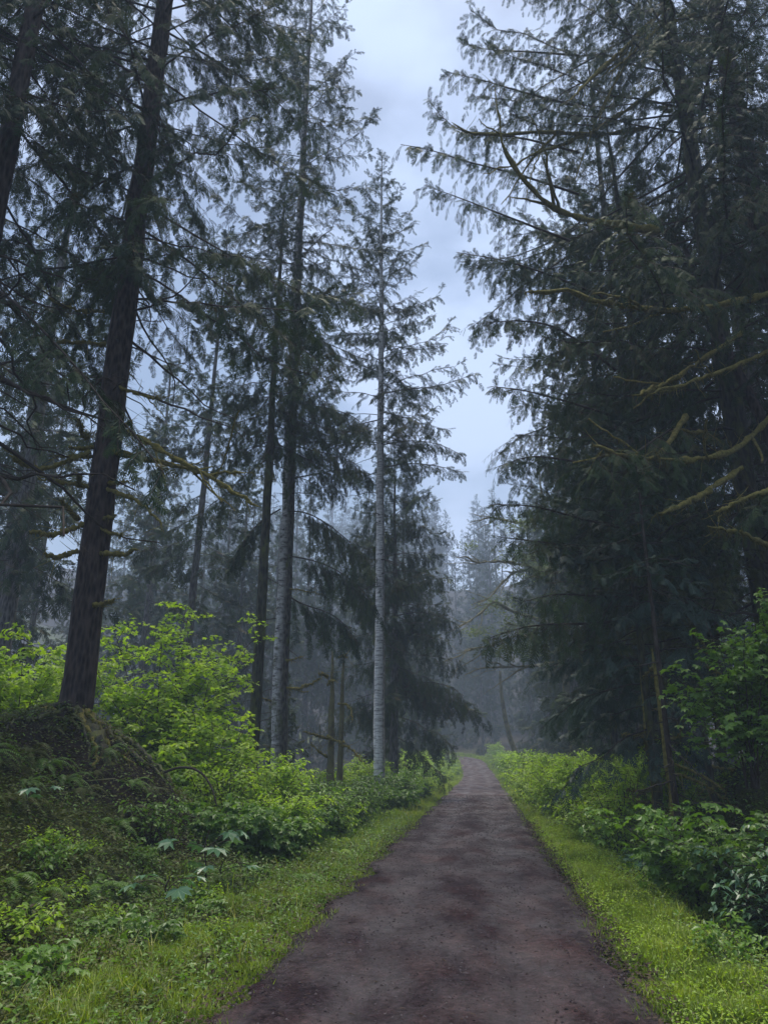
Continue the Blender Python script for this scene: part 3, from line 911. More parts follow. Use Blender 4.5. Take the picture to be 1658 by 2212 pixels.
def fern(name, label, x, y, R_, nf, seed, mat=None, group=None, up=0.75):
    g = np.random.default_rng(seed)
    z0 = float(hgt(x, y)) - 0.02
    b = MB()
    n = nf; K = 14
    s = np.linspace(0, 1, K)[None, :]
    ph = np.arange(n) * 2.4 + g.normal(size=n) * 0.3
    L = R_ * (0.65 + 0.5 * g.random(n))
    upv = up * (0.6 + 0.6 * g.random(n))
    r = L[:, None] * s * (0.9)
    z = L[:, None] * (upv[:, None] * 1.5 * s - (0.55 + upv[:, None] * 0.9) * s ** 2)
    P = np.stack([r * np.cos(ph[:, None] + 0.3 * s * g.normal(size=(n, 1))), r * np.sin(ph)[:, None], z], -1)
    b.add(*tubes(P, np.outer(np.full(n, 0.004), np.linspace(1, 0.3, K)), 3), 0, 0.2)
    m = 22
    q = np.linspace(0.1, 0.99, m)
    f = q * (K - 1); i0 = np.minimum(f.astype(int), K - 2); fr = (f - i0)[None, :, None]
    O = P[:, i0] * (1 - fr) + P[:, i0 + 1] * fr
    T = norm(P[:, i0 + 1] - P[:, i0])
    S = norm(np.cross(T, np.array([0, 0, 1.0])))
    wl = (0.17 * L[:, None] * np.sin(PI * np.clip(q * 0.85 + 0.12, 0, 1))[None, :] ** 0.8)
    for sg in (-1, 1):
        X = (S * sg + T * 0.35 + np.array([0, 0, -0.15])).reshape(-1, 3)
        Zn = np.cross(T, S).reshape(-1, 3); Zn = np.where(Zn[:, 2:3] < 0, -Zn, Zn)
        w_ = np.stack([wl, np.full_like(wl, 0.0) + L[:, None] * 0.085, wl], -1).reshape(-1, 3)
        V, F = place(TRI[0] * np.array([1, 1.0, 1]), TRI[1], O.reshape(-1, 3), X, Zn + 0.15 * g.normal(size=Zn.shape), w_)
        b.add(V, F, 0, np.repeat(np.clip(0.3 + 0.5 * g.random(len(O.reshape(-1, 3))), 0, 1), 3))
    o = b.obj(name, [mat or M_leaf_m], None, (x, y, z0))
    tag(o, label, 'fern', group)
    return o

def big_leaf_plant(name, label, x, y, h, leaves, seed, mat=None, size=0.24, group=None):
    g = np.random.default_rng(seed)
    z0 = float(hgt(x, y)) - 0.03
    root = empty(name, (x, y, z0)); tag(root, label, 'plant', group)
    b = MB()
    stem = np.array([[0.02 * math.sin(k), 0.02 * math.cos(k * 1.7), h * k / 7] for k in range(8)])
    b.add(*tubes(stem[None], np.linspace(0.012, 0.006, 8)[None], 6), 0, 0.5, True)
    spec = []
    for k in range(leaves):
        a = k * 2.4 + g.normal() * 0.3
        hh = h * (0.75 + 0.3 * g.random()); l = size * (0.9 + 0.8 * g.random())
        p0 = np.array([0, 0, h * 0.8 * (0.7 + 0.3 * g.random())]); p1 = np.array([math.cos(a) * l, math.sin(a) * l, hh])
        pl = p0 + (p1 - p0) * np.linspace(0, 1, 5)[:, None]; pl[:, 2] += 0.04 * np.sin(np.linspace(0, PI, 5))
        b.add(*tubes(pl[None], np.full((1, 5), 0.004), 4), 0, 0.5, True)
        spec.append((p1, a))
    b.obj('stem', [M_twig], root)
    for (p1, a) in spec:
        lb = MB()
        V, F = place(LEAF7[0], LEAF7[1], p1[None] - np.array([[math.cos(a), math.sin(a), 0]]) * 0.35 * size, np.array([[math.cos(a), math.sin(a), -0.22 + 0.15 * g.normal()]]),
                     np.array([[0.2 * g.normal(), 0.2 * g.normal(), 1.0]]), np.array([size * (0.85 + 0.4 * g.random())]))
        lb.add(V, F, 0, 0.4 + 0.6 * g.random())
        lb.obj('leaf', [mat or M_leaf_d], root)
    return root

# ------------------------------------------------------------------ big fir on its mound, left
fx, fy, fz = at(155, 1575, 12.6)
fir, firP = conifer('fir_tree', 'thick reddish brown fir trunk standing on the dark root mound left of the path', fx, fy, 34, 0.25, 5.6, 8.2, 101, nb=160, bark=M_bark, needle=M_needle,
                    e_top=38, e_bot=-16, hang=0.75, sag=0.35, dens=0.95, spray=0.32, z_low=6.0, ndead=26, dead_len=2.6, flare=0.55, zvis=19, split=True, prof=0.55, low=0.8, taper=0.55, sides=26, rough=0.035, base=fz - 0.35, fl_h=0.35)
fz0 = fz - 0.35
def fir_branch(pts, dep, r0, r1, seed, **k):
    P = np.array([at(px, py, dd) for (px, py), dd in zip(pts, np.linspace(dep[0], dep[1], len(pts)))]) - np.array([fx, fy, fz0])
    return mossy_branch(fir, P, r0, r1, seed, **k)
for k, (pts, dep, r0, r1, fk) in enumerate([
        ([(195, 975), (172, 986), (100, 1013), (50, 1006), (22, 983)], (12.5, 12.0), 0.05, 0.028, 1),
        ([(190, 1050), (167, 1046), (125, 1041), (82, 1030)], (12.5, 12.0), 0.045, 0.03, 0),
        ([(180, 1133), (152, 1143), (110, 1156), (65, 1148)], (12.5, 11.9), 0.05, 0.035, 0),
        ([(170, 1190), (145, 1198), (120, 1203), (98, 1195)], (12.5, 12.1), 0.045, 0.03, 0),
        ([(200, 985), (172, 987), (120, 984)], (12.6, 12.2), 0.03, 0.02, 0),
        ([(205, 966), (177, 968), (150, 966)], (12.6, 12.2), 0.035, 0.025, 0),
        ([(230, 970), (242, 973), (310, 991), (380, 1006), (440, 1026), (490, 1022), (540, 1019)], (12.6, 12.1), 0.06, 0.022, 3),
        ([(225, 920), (270, 931), (320, 956), (370, 986), (450, 1026), (500, 1061), (560, 1098)], (12.6, 11.6), 0.055, 0.03, 3),
        ([(220, 1052), (230, 1056), (280, 1073), (320, 1096), (357, 1143)], (12.6, 12.0), 0.045, 0.02, 0),
        ([(215, 1043), (240, 1043), (281, 1041)], (12.6, 12.2), 0.035, 0.025, 0),
        ([(205, 1122), (230, 1120), (252, 1114)], (12.6, 12.2), 0.03, 0.02, 0),
        ([(195, 1190), (230, 1196), (265, 1197), (298, 1187)], (12.6, 12.0), 0.045, 0.03, 0),
        ([(190, 1306), (220, 1306), (247, 1294)], (12.6, 12.0), 0.045, 0.025, 0),
        ([(228, 930), (250, 925), (275, 918), (288, 906)], (12.6, 12.0), 0.05, 0.03, 0),
        ([(190, 945), (178, 940), (175, 920), (168, 905)], (12.6, 12.1), 0.05, 0.03, 0),
        ([(170, 1050), (172, 1035), (168, 1022)], (12.4, 12.0), 0.05, 0.03, 0),
        ([(170, 1120), (158, 1112), (140, 1090), (133, 1078)], (12.5, 11.9), 0.045, 0.025, 0),
        ([(215, 1138), (240, 1153), (268, 1158)], (12.5, 12.0), 0.03, 0.015, 0),
        ([(240, 830), (300, 852), (350, 862)], (12.6, 12.0), 0.035, 0.015, 2),
        ([(228, 745), (190, 740), (140, 738), (100, 742)], (12.6, 11.9), 0.04, 0.02, 2),
        ([(225, 672), (180, 672), (140, 662), (105, 646)], (12.6, 11.9), 0.04, 0.025, 1),
]):
    fir_branch(pts, dep, r0, r1, 300 + k, forks=fk, ht=80, hang=0.10)
# roots gripping the mound
for k, (pts, dep, r0, r1) in enumerate([
        ([(180, 1570), (215, 1610), (235, 1680), (240, 1740)], (12.2, 11.2), 0.13, 0.04),
        ([(135, 1565), (120, 1600), (110, 1650), (95, 1700)], (12.1, 11.1), 0.12, 0.04),
        ([(200, 1560), (280, 1585), (340, 1640), (380, 1690)], (12.9, 12.6), 0.07, 0.03)]):
    P = np.array([at(px, py, dd) for (px, py), dd in zip(pts, np.linspace(dep[0], dep[1], len(pts)))])
    zt = hgt(P[:, 0], P[:, 1]); P[1:, 2] = np.minimum(P[1:, 2], zt[1:] + 0.10)
    mossy_branch(fir, P - np.array([fx, fy, fz0]), r0, r1, 330 + k, mat=M_bark_dark, hang=0.0, name='root')
g = np.random.default_rng(12)
for k in range(11):
    a = -2.6 + 2.3 * k / 10 + 0.15 * g.normal()
    L_ = 0.7 + 1.3 * g.random(); t_ = np.linspace(0, 1, 9)
    xs = fx + 0.25 * math.cos(a) + L_ * t_ * math.cos(a) + 0.12 * np.cumsum(g.normal(size=9)) * 0.5
    ys = fy + 0.25 * math.sin(a) + L_ * t_ * math.sin(a) + 0.12 * np.cumsum(g.normal(size=9)) * 0.5
    P = np.stack([xs, ys, hgt(xs, ys) + 0.03 + 0.05 * np.sin(t_ * 5 + k)], -1)
    mossy_branch(fir, P - np.array([fx, fy, fz0]), 0.035 + 0.03 * g.random(), 0.012, 345 + 40 * k, mat=M_bark_dark if k % 3 else M_mossy, hang=0.05 if k % 3 == 0 else 0.0, name='root', ht=40)
# mossy stump lump beside the trunk
sp = at(105, 1545, 12.2)
b = MB()
g = np.random.default_rng(5)
lump = np.array([at(88, 1600, 12.2), at(84, 1560, 12.1), at(100, 1533, 12.0), at(122, 1545, 12.1), at(118, 1600, 12.3)])
P, _ = resample(lump, 16)
rr = np.linspace(0.11, 0.09, 16)
Vv, Ff = tubes(P[None] - np.array(sp), rr[None], 10)
b.add(Vv + g.normal(size=Vv.shape) * 0.012, Ff, 0, 0.5, True)
tangle(P - np.array(sp), rr, g, 160, 0.12, b, 1)
tag(b.obj('mossy_root', [M_mossy, M_hang], None, sp), 'thick looped root wrapped in moss at the left foot of the big fir', 'root')

# fallen sticks on the bank
for k, (pts, d0, d1, r0, lab) in enumerate([
        ([(355, 1668), (385, 1657), (415, 1658), (440, 1672), (458, 1700), (468, 1740)], 12.0, 11.6, 0.022, 'thin dead stem arching over the dark hollow right of the fir roots'),
        ([(75, 1725), (110, 1705), (150, 1692), (200, 1686), (250, 1682)], 10.6, 11.0, 0.018, 'pale thin fallen stick lying across the dark bank below the fir')]):
    P = np.array([at(px, py, dd) for (px, py), dd in zip(pts, np.linspace(d0, d1, len(pts)))])
    P, _ = resample(P, 18)
    b = MB(); b.add(*tubes((P - P[0])[None], np.linspace(r0, r0 * 0.5, 18)[None], 7), 0, 0.5, True)
    tag(b.obj('fallen_branch', [M_twig if k == 0 else M_bark_maple], None, tuple(P[0])), lab, 'branch')

# ------------------------------------------------------------------ trees of the left and centre
x = base_at(598, 22)
mid, midP = conifer('spruce_tree', 'tall spruce with half white, half mossy trunk, right of the dark slim one', x, 22, 35, 0.235, 4.2, 13.0, 111, nb=95, bark=M_bark_half,
                    e_top=30, e_bot=-14, hang=0.62, sag=0.30, tip=0.22, dens=1.0, ndead=24, z_low=3, dead_len=1.6, zvis=32, split=True, prof=0.5, taper=0.7, flare=0.25, step=0.2)
z0 = mid.location.z
def boughs(root, list_, seed, mats, tmpl=SPRAY, spray=0.32, hang=0.8, sub=0.32, name='bough', dens=1.0, step=0.14, r0=0.028, per=2.6, maxsub=0.9):
    """single foliage boughs of a tree: [(pixel polyline, depth start, depth end)]"""
    g = np.random.default_rng(seed)
    for pts, d0, d1 in list_:
        P = np.array([at(px, py, dd) for (px, py), dd in zip(pts, np.linspace(d0, d1, len(pts)))]) - np.array(root.location)
        P, L = resample(P, 11)
        b = MB()
        b.add(*tubes(P[None], np.linspace(r0, 0.006, 11)[None], 6), 1, 0.5, True)
        foliage_on(P[None], g, b, np.array([L]), dens, hang, sub, spray, tmpl, step, per=per, maxsub=maxsub)
        b.obj(name, mats, root)
boughs(mid, [([(612, 1105), (650, 1100), (700, 1125), (750, 1165), (800, 1215)], 22, 20.8),
             ([(612, 1200), (660, 1205), (720, 1225), (770, 1260), (812, 1310)], 22, 20.9),
             ([(612, 1278), (645, 1305), (690, 1315), (735, 1335), (772, 1385)], 22, 20.8),
             ([(605, 1100), (570, 1120), (530, 1160), (500, 1215)], 22, 21.3),
             ([(625, 960), (680, 975), (740, 985), (785, 1015)], 22, 21.0),
             ([(630, 870), (700, 880), (760, 895), (800, 930)], 22, 21.0),
             ([(625, 1035), (700, 1020), (760, 1010), (800, 1030)], 22, 23.0)], 41, [M_needle, M_twig], hang=0.95, sub=0.42, step=0.11, per=3.4, maxsub=1.2)
for k, (pts, r0, r1, fk) in enumerate([
        ([(600, 1485), (640, 1488), (670, 1478), (692, 1465)], 0.045, 0.03, 2),
        ([(605, 1428), (630, 1425), (655, 1418)], 0.035, 0.02, 0),
        ([(612, 1270), (650, 1275), (705, 1285)], 0.025, 0.012, 1),
        ([(590, 1515), (565, 1508), (552, 1500)], 0.02, 0.01, 0)]):
    P = np.array([at(px, py, dd) for (px, py), dd in zip(pts, np.linspace(22, 21.5, len(pts)))]) - np.array(mid.location)
    mossy_branch(mid, P, r0, r1, 350 + k, forks=fk, ht=60, hang=0.14)

x = base_at(540, 20.5)
conifer('spruce_tree', 'slim dark mossy trunk, left one of the two slim trunks in the left middle', x, 20.5, 20.5, 0.165, 3.0, 10.5, 112, nb=105, bark=M_bark_dark, e_top=20, e_bot=-25, hang=0.9, sag=0.3,
        spray=0.3, ndead=14, z_low=3, dead_len=0.9, split=True, prof=0.55, low=0.9, flare=0.2, taper=0.7)

x = base_at(818, 25)
birch, birP = conifer('spruce_tree', 'tall narrow spruce with pale whitish trunk close to the left edge of the path', x, 25, 26.3, 0.185, 4.1, 12.0, 113, nb=115, bark=M_bark_pale, needle=M_needle,
                      e_top=42, e_bot=0, hang=0.45, sag=0.28, tip=0.28, dens=0.85, ndead=26, z_low=4, dead_len=1.7, split=True, prof=0.8, low=0.85, flare=0.15, taper=0.75, spray=0.3, sub_len=0.26)
boughs(birch, [([(828, 850), (880, 840), (950, 835), (1030, 805)], 25, 24),
               ([(828, 960), (890, 950), (950, 958), (1000, 985)], 25, 24.2),
               ([(828, 1010), (880, 1000), (940, 1005), (1000, 1020)], 25, 24.5),
               ([(828, 905), (780, 915), (740, 930), (720, 950)], 25, 24.5)], 43, [M_needle, M_twig], hang=0.6, sub=0.24)

x = base_at(852, 31)
hem, _ = conifer('hemlock_tree', 'dense weeping hemlock just behind the pale trunk, dark drooping boughs to the ground', x, 31, 15.2, 0.17, 3.6, 2.0, 114, nb=120, bark=M_bark_grey, e_top=25, e_bot=-10, hang=1.1, sag=0.34, tip=0.1,
                 ndead=0, spray=0.4, prof=0.38, low=0.85, maxsub=1.0, step=0.17, phi_bias=(0, 0.12))
boughs(hem, [([(860, 1490), (905, 1472), (950, 1475), (990, 1488), (1006, 1520)], 31, 29.5),
             ([(858, 1330), (900, 1320), (950, 1330), (990, 1350)], 31, 30)], 44, [M_needle, M_twig], hang=1.3)

# two mossy snags
for k, (px, yt, lab) in enumerate([(707, 1405, 'broken topped mossy dead trunk, left one of the pair of brown snags'), (731, 1412, 'broken topped mossy dead trunk, right one of the pair of brown snags')]):
    dd = 20.5 + 0.8 * k
    x = base_at(px, dd); z0 = float(hgt(x, dd)) - 0.1
    H = at(px, yt, dd)[2] - z0
    g = np.random.default_rng(60 + k)
    root = empty('snag', (x, dd, z0)); tag(root, lab, 'dead tree', 'mossy snags')
    P, r, V, F = trunk_mesh(H, 0.10 - 0.015 * k, g, 0.2, 0.03, (0.004, 0), 30, 10, 0.55, 0.10, 0.012)
    b = MB(); b.add(V, F, 0, 0.5, True); tangle(P, r, g, 120, 0.09, b, 1)
    b.obj('trunk', [M_bark_maple, M_hang], root)
    bl = [([(707, 1595), (690, 1590), (672, 1585), (655, 1581)], 0), ([(707, 1636), (690, 1624), (668, 1604)], 0), ([(707, 1590), (725, 1600), (745, 1605)], 0), ([(707, 1480), (715, 1468), (722, 1472)], 0), ([(707, 1462), (697, 1455), (690, 1458)], 0)] if k == 0 else \
         [([(731, 1520), (748, 1520), (758, 1535), (760, 1555)], 0), ([(731, 1610), (750, 1612), (770, 1628), (783, 1645)], 0), ([(731, 1420), (742, 1415), (750, 1422)], 0)]
    for q, (pts, _) in enumerate(bl):
        Pb = np.array([at(a_, b_, dd - 0.3 * i) for i, (a_, b_) in enumerate(pts)]) - np.array([x, dd, z0])
        mossy_branch(root, Pb, 0.036, 0.018, 370 + 10 * k + q, ht=30, hang=0.06)

# mossy poles at the edge of the right wood
for k, (px, dd, yt, lab) in enumerate([(1425, 14.2, 1450, 'short mossy dead pole at the edge of the dark right wood, left one of three'),
                                       (1462, 12.8, 1400, 'short mossy dead pole at the edge of the dark right wood, middle one of three'),
                                       (1555, 13.6, 1330, 'tall mossy dead pole at the edge of the dark right wood, right one of three')]):
    x = base_at(px, dd); z0 = float(hgt(x, dd)) - 0.1
    H = at(px, yt, dd)[2] - z0
    g = np.random.default_rng(160 + k)
    root = empty('snag', (x, dd, z0)); tag(root, lab, 'dead tree', 'mossy poles on the right')
    P, r, V, F = trunk_mesh(H, 0.06, g, 0.3, 0.03, (0.02 * (k - 1), 0), 30, 10, 0.5, 0.10, 0.01)
    b = MB(); b.add(V, F, 0, 0.5, True); tangle(P, r, g, 260, 0.12, b, 1)
    b.obj('trunk', [M_bark_dark if k == 2 else M_mossy, M_hang], root)
    for q in range(7):
        i = int(30 * (0.25 + 0.68 * g.random())); a = g.random() * 6.28; l_ = 0.3 + 0.6 * g.random()
        t_ = np.linspace(0, 1, 6)[:, None]
        Pb = P[min(i, 29)] + t_ * np.array([math.cos(a), math.sin(a), 0.0]) * l_ + np.array([0, 0, 1.0]) * (0.25 * g.normal() * t_ ** 2 - 0.15 * t_)
        mossy_branch(root, Pb, 0.028, 0.012, 560 + 10 * k + q, ht=50, hang=0.10)

# corner trees, upper left
conifer('fir_tree', 'near dark trunk leaning into the upper left corner of the view', -6.5, 10.2, 30, 0.185, 5.8, 6.2, 121, nb=80, bark=M_bark, e_top=20, e_bot=-28, hang=0.55, sag=0.22, tip=0.1, dens=0.7, spray=0.28, split=True,
        ndead=40, z_low=3.2, dead_len=3.4, zvis=17, prof=0.5, low=0.9, taper=0.5, sides=20)
conifer('fir_tree', 'near trunk just at the left frame edge behind the corner tree', -8.9, 12.0, 31, 0.21, 5.0, 6.0, 122, nb=70, bark=M_bark, e_top=20, e_bot=-20, hang=0.6, sag=0.3, dens=0.6, spray=0.28,
        ndead=34, z_low=3.0, dead_len=3.0, zvis=18, prof=0.5, low=0.9, taper=0.5, sides=16)
# ------------------------------------------------------------------ prototypes reused for background
LB = 'dim conifer standing in the misty wood left of the path'
RBK = 'dark conifer standing in the wood right of the path'
HL = 'faint conifer on the hazy slope beyond the end of the path'
protoA, _ = conifer('conifer', 'large grey trunked conifer in the misty wood behind the far left bank', -12.9, 25, 31, 0.33, 4.6, 6.5, 131, nb=95, bark=M_bark_grey, e_top=25, e_bot=-18, hang=0.9, sag=0.35, tmpl=SPRAY_L, spray=0.5,
                    step=0.3, per=1.6, ndead=20, dead_len=2.2, z_low=2.5, prof=0.55, low=0.8, group='conifers of the left wood')
protoB, _ = conifer('conifer', 'slim grey trunk in the mist between the fir and the dark slim trunk', base_at(372, 30), 30, 27, 0.19, 3.4, 7.5, 132, nb=85, bark=M_bark_grey, e_top=25, e_bot=-12, hang=0.8, sag=0.35, tmpl=SPRAY_L, spray=0.46,
                    step=0.28, per=1.6, ndead=36, dead_len=1.8, z_low=1.5, prof=0.6, low=0.8, lean=(0.02, 0), group='conifers of the left wood')
protoC, _ = conifer('conifer', 'dense dark conifer with boughs to the ground in the left wood', -8.6, 44, 21, 0.2, 3.6, 1.2, 133, nb=110, bark=M_bark_grey, e_top=30, e_bot=-15, hang=0.9, sag=0.4, tmpl=SPRAY_L, spray=0.5,
                    step=0.28, per=1.6, ndead=0, prof=0.6, low=0.8, group='conifers of the left wood')
protoD, _ = conifer('hemlock_tree', 'young drooping hemlock beside the left edge of the path, well beyond the weeping hemlock', 2.3, 52, 9.5, 0.11, 2.5, 0.5, 134, nb=85, bark=M_bark_grey, needle=M_needle, e_top=30, e_bot=-12, hang=1.0, sag=0.4,
                    tmpl=SPRAY_L, spray=0.46, step=0.26, per=1.6, ndead=0, prof=0.7, low=0.85)
g = np.random.default_rng(77)
KN = ['large grey trunked conifer', 'slim bare stemmed conifer', 'dense low boughed conifer']
lw = [(-17, 32, 0), (-12.6, 41, 1),  (-15, 47, 0), (-9.5, 54, 2), (-20, 42, 1), (-24, 33, 0),
      (0.8, 62, 2), (-13, 62, 0), (-6.5, 72, 1), (-1.5, 76, 0), (-20, 60, 2), (3.4, 72, 2), (2.8, 88, 0), (-10, 88, 0), (-18, 80, 1), (-27, 70, 0), (-28, 52, 2), (-20, 27, 2), (-31, 40, 0), (-8.2, 58, 2), (-4.4, 66, 2), (-11.6, 70, 2), (-16, 76, 2), (-6, 84, 2), (-4.2, 98, 2), (1.2, 104, 0)]
pr = [protoA, protoB, protoC]
lw += [(-32, 62, 0), (-22, 74, 2), (-26, 86, 2), (-14, 92, 2), (-34, 90, 0), (-19, 100, 0), (-8.5, 78, 2), (-5, 106, 2), (-12, 108, 0), (-1.5, 92, 2), (-28, 104, 2), (-40, 76, 0), (-40, 100, 2), (-7.5, 68, 0), (-16.5, 66, 2), (-24, 60, 2)]
for (x, y, k) in lw:
    x += g.normal() * 0.4
    copy_tree(pr[k], (x, y, float(hgt(x, y)) - 0.1), g.random() * 6.28, 0.85 + 0.3 * g.random(), '%s in the misty left wood, %s' % (KN[k], 'its near part' if y < 45 else ('its middle' if y < 65 else 'far back')) + (' near the path' if x > -0.12 * y else (' behind the fir' if x > -0.33 * y else ' at the left edge')), 'conifers of the left wood')
copy_tree(protoD, (3.6, 66, float(hgt(3.6, 66)) - 0.1), 2.0, 1.1, 'young hemlock beside the left edge of the path near its far bend')
copy_tree(protoD, (0.3, 38, float(hgt(0.3, 38)) - 0.1), 4.0, 0.75, 'small drooping hemlock tucked behind the weeping hemlock, left of the path')
copy_tree(protoD, (-3.4, 25.5, float(hgt(-3.4, 25.5)) - 0.1), 1.0, 0.55, 'small dark hemlock in the hollow behind the pair of snags')

# ------------------------------------------------------------------ right side
ra, raP = conifer('spruce_tree', 'huge dark spruce whose boughs reach furthest over the path from the right', 7.8, 15, 37, 0.27, 8.2, 4.4, 141, nb=215, bark=M_bark_dark, e_top=30, e_bot=-12, hang=0.72, sag=0.30, tip=0.24,
                  dens=0.95, spray=0.27, ndead=34, z_low=2.0, dead_len=3.0, zvis=23, split=True, prof=0.55, low=0.72, phi_bias=(PI, 0.12), step=0.17, sub_len=0.28, maxsub=1.3, per=2.5, xmin=lambda q: np.interp(q, [3, 6, 8, 13, 16, 20, 24], [2.2, 2.8, 3.2, 3.0, 1.2, 1.6, 3.0]))
def near_limbs(root, lst, seed0, name='branch'):
    for k, (pts, d0, d1, r0, r1, fk) in enumerate(lst):
        P = np.array([at(px, py, dd) for (px, py), dd in zip(pts, np.linspace(d0, d1, len(pts)))]) - np.array(root.location)
        mossy_branch(root, P, r0, r1, seed0 + k, forks=fk, ht=220, hang=0.14, name=name)
near_limbs(ra, [
    ([(1420, 500), (1299, 482), (1229, 465), (1179, 440), (1129, 390), (1084, 325), (1064, 180)], 14.5, 11.8, 0.10, 0.012, 3),
    ([(1400, 275), (1300, 292), (1259, 290), (1150, 285), (1050, 292), (1010, 286), (975, 265)], 15, 13.0, 0.07, 0.02, 2),
    ([(1420, 190), (1350, 240), (1259, 295), (1179, 325), (1109, 355), (1040, 375)], 15, 13.4, 0.065, 0.015, 2),
    ([(1440, 10), (1354, 100), (1279, 165), (1230, 215)], 15, 12.0, 0.07, 0.03, 2),
    ([(1500, 30), (1420, 60), (1360, 120), (1310, 160)], 15.5, 12.6, 0.05, 0.02, 1),
    ([(1480, 900), (1419, 991), (1329, 981), (1279, 956)], 13, 10.5, 0.05, 0.03, 2)], 400)
boughs(ra, [([(1250, 420), (1100, 370), (1000, 350), (930, 320), (865, 312)], 14.8, 13.5),
            ([(1250, 330), (1100, 290), (1000, 295), (950, 260), (925, 215)], 14.8, 13.5),
            ([(1250, 230), (1130, 200), (1050, 175), (965, 155)], 15, 14),
            ([(1250, 120), (1120, 110), (1050, 110), (990, 90)], 15, 14.2),
            ([(1230, 520), (1100, 470), (1000, 430), (915, 400)], 14.8, 13.6),
            ([(1300, 640), (1180, 590), (1080, 560), (985, 545)], 14.8, 13.2),
            ([(1330, 800), (1200, 700), (1110, 690), (1030, 700)], 14.8, 13.2),
            ([(1330, 900), (1200, 860), (1120, 840), (1060, 835)], 14.8, 13.4),
            ([(1380, 1150), (1250, 1120), (1150, 1090), (1060, 1090)], 14.8, 13.0),
            ([(1380, 1250), (1250, 1180), (1160, 1170), (1080, 1160)], 14.8, 13.0),
            ([(1400, 1330), (1280, 1350), (1180, 1345), (1100, 1360), (1040, 1385)], 14.8, 12.6),
            ([(1400, 1290), (1300, 1290), (1200, 1280), (1130, 1300)], 14.8, 12.9),
            ([(1350, 1000), (1250, 1000), (1150, 980), (1070, 1010)], 14.8, 13.2)], 45, [M_needle, M_twig], hang=0.9, sub=0.2, r0=0.035, maxsub=1.0, step=0.15)

r1, _ = conifer('spruce_tree', 'big brown trunk crossing the upper right corner among dark boughs', 9.15, 15, 35, 0.29, 5.6, 9.5, 142, nb=75, bark=M_bark, e_top=25, e_bot=-15, hang=0.7, sag=0.3, dens=0.85, spray=0.32, ndead=30, split=True,
                z_low=3, dead_len=3.0, zvis=22, prof=0.5, low=0.9, taper=0.5)
near_limbs(r1, [
    ([(1690, 630), (1658, 635), (1529, 665), (1429, 672), (1324, 660), (1254, 642), (1199, 625), (1129, 635)], 12.5, 10.5, 0.085, 0.03, 3),
    ([(1680, 880), (1629, 936), (1579, 976), (1504, 993), (1419, 991)], 13.5, 11.5, 0.06, 0.04, 2),
    ([(1600, 1010), (1549, 1046), (1504, 1076), (1459, 1096), (1409, 1116)], 12.5, 11, 0.05, 0.035, 0),
    ([(1560, 960), (1544, 951), (1519, 936), (1469, 931), (1424, 946)], 14, 13, 0.05, 0.04, 1),
    ([(1600, 720), (1504, 786), (1429, 831), (1369, 856)], 13, 11.5, 0.045, 0.03, 2),
    ([(1658, 760), (1560, 800), (1480, 830), (1400, 850)], 12, 11, 0.045, 0.02, 2),
    ([(1658, 1060), (1600, 1080), (1540, 1110)], 11, 10.5, 0.04, 0.02, 1),
    ([(1658, 1180), (1600, 1150), (1530, 1140)], 11, 10.5, 0.04, 0.02, 0)], 430)
x = base_at(1497, 17)
conifer('spruce_tree', 'slim almost black trunk rising straight through the dark boughs on the right', x, 17, 19, 0.145, 3.6, 5.5, 143, nb=90, bark=M_bark_dark, e_top=20, e_bot=-10, hang=0.7, sag=0.3, spray=0.3, ndead=30, split=True, z_low=1.2,
        dead_len=1.7, prof=0.5, low=0.6, dens=0.7, taper=0.6)
x = base_at(1630, 12.0)
conifer('young_tree', 'thin dark young trunk with bare side twigs low on the right bank', base_at(1478, 11.2), 11.2, 6.5, 0.04, 0.9, 4.3, 151, nb=20, bark=M_twig, e_top=30, e_bot=0, hang=0.5, spray=0.22, split=True, ndead=26, z_low=0.5, dead_len=0.8, needle=M_needle_b)
# leaning trunk
pts = np.array([at(1480, 540, 15.5), at(1535, 690, 15), at(1600, 815, 14.5), at(1665, 950, 14), at(1800, 1260, 13.2)])
P, L = resample(pts, 40)
zg = float(hgt(P[-1, 0], P[-1, 1]))
P = np.concatenate([P, P[-1:] + (P[-1:] - P[-6:-5]) * 1.6])
orig = P[-1].copy()
rr = np.linspace(0.06, 0.15, len(P)) * (1 + 0.06 * np.random.default_rng(3).normal(size=len(P)))
b = MB(); b.add(*tubes((P - orig)[None], rr[None], 14), 0, 0.5, True); tangle(P - orig, rr, np.random.default_rng(4), 260, 0.13, b, 1)
tr = empty('leaning_tree', tuple(orig)); tag(tr, 'dead leaning trunk slanting up to the left at the right edge of the view', 'tree')
b.obj('trunk', [M_bark, M_hang], tr)

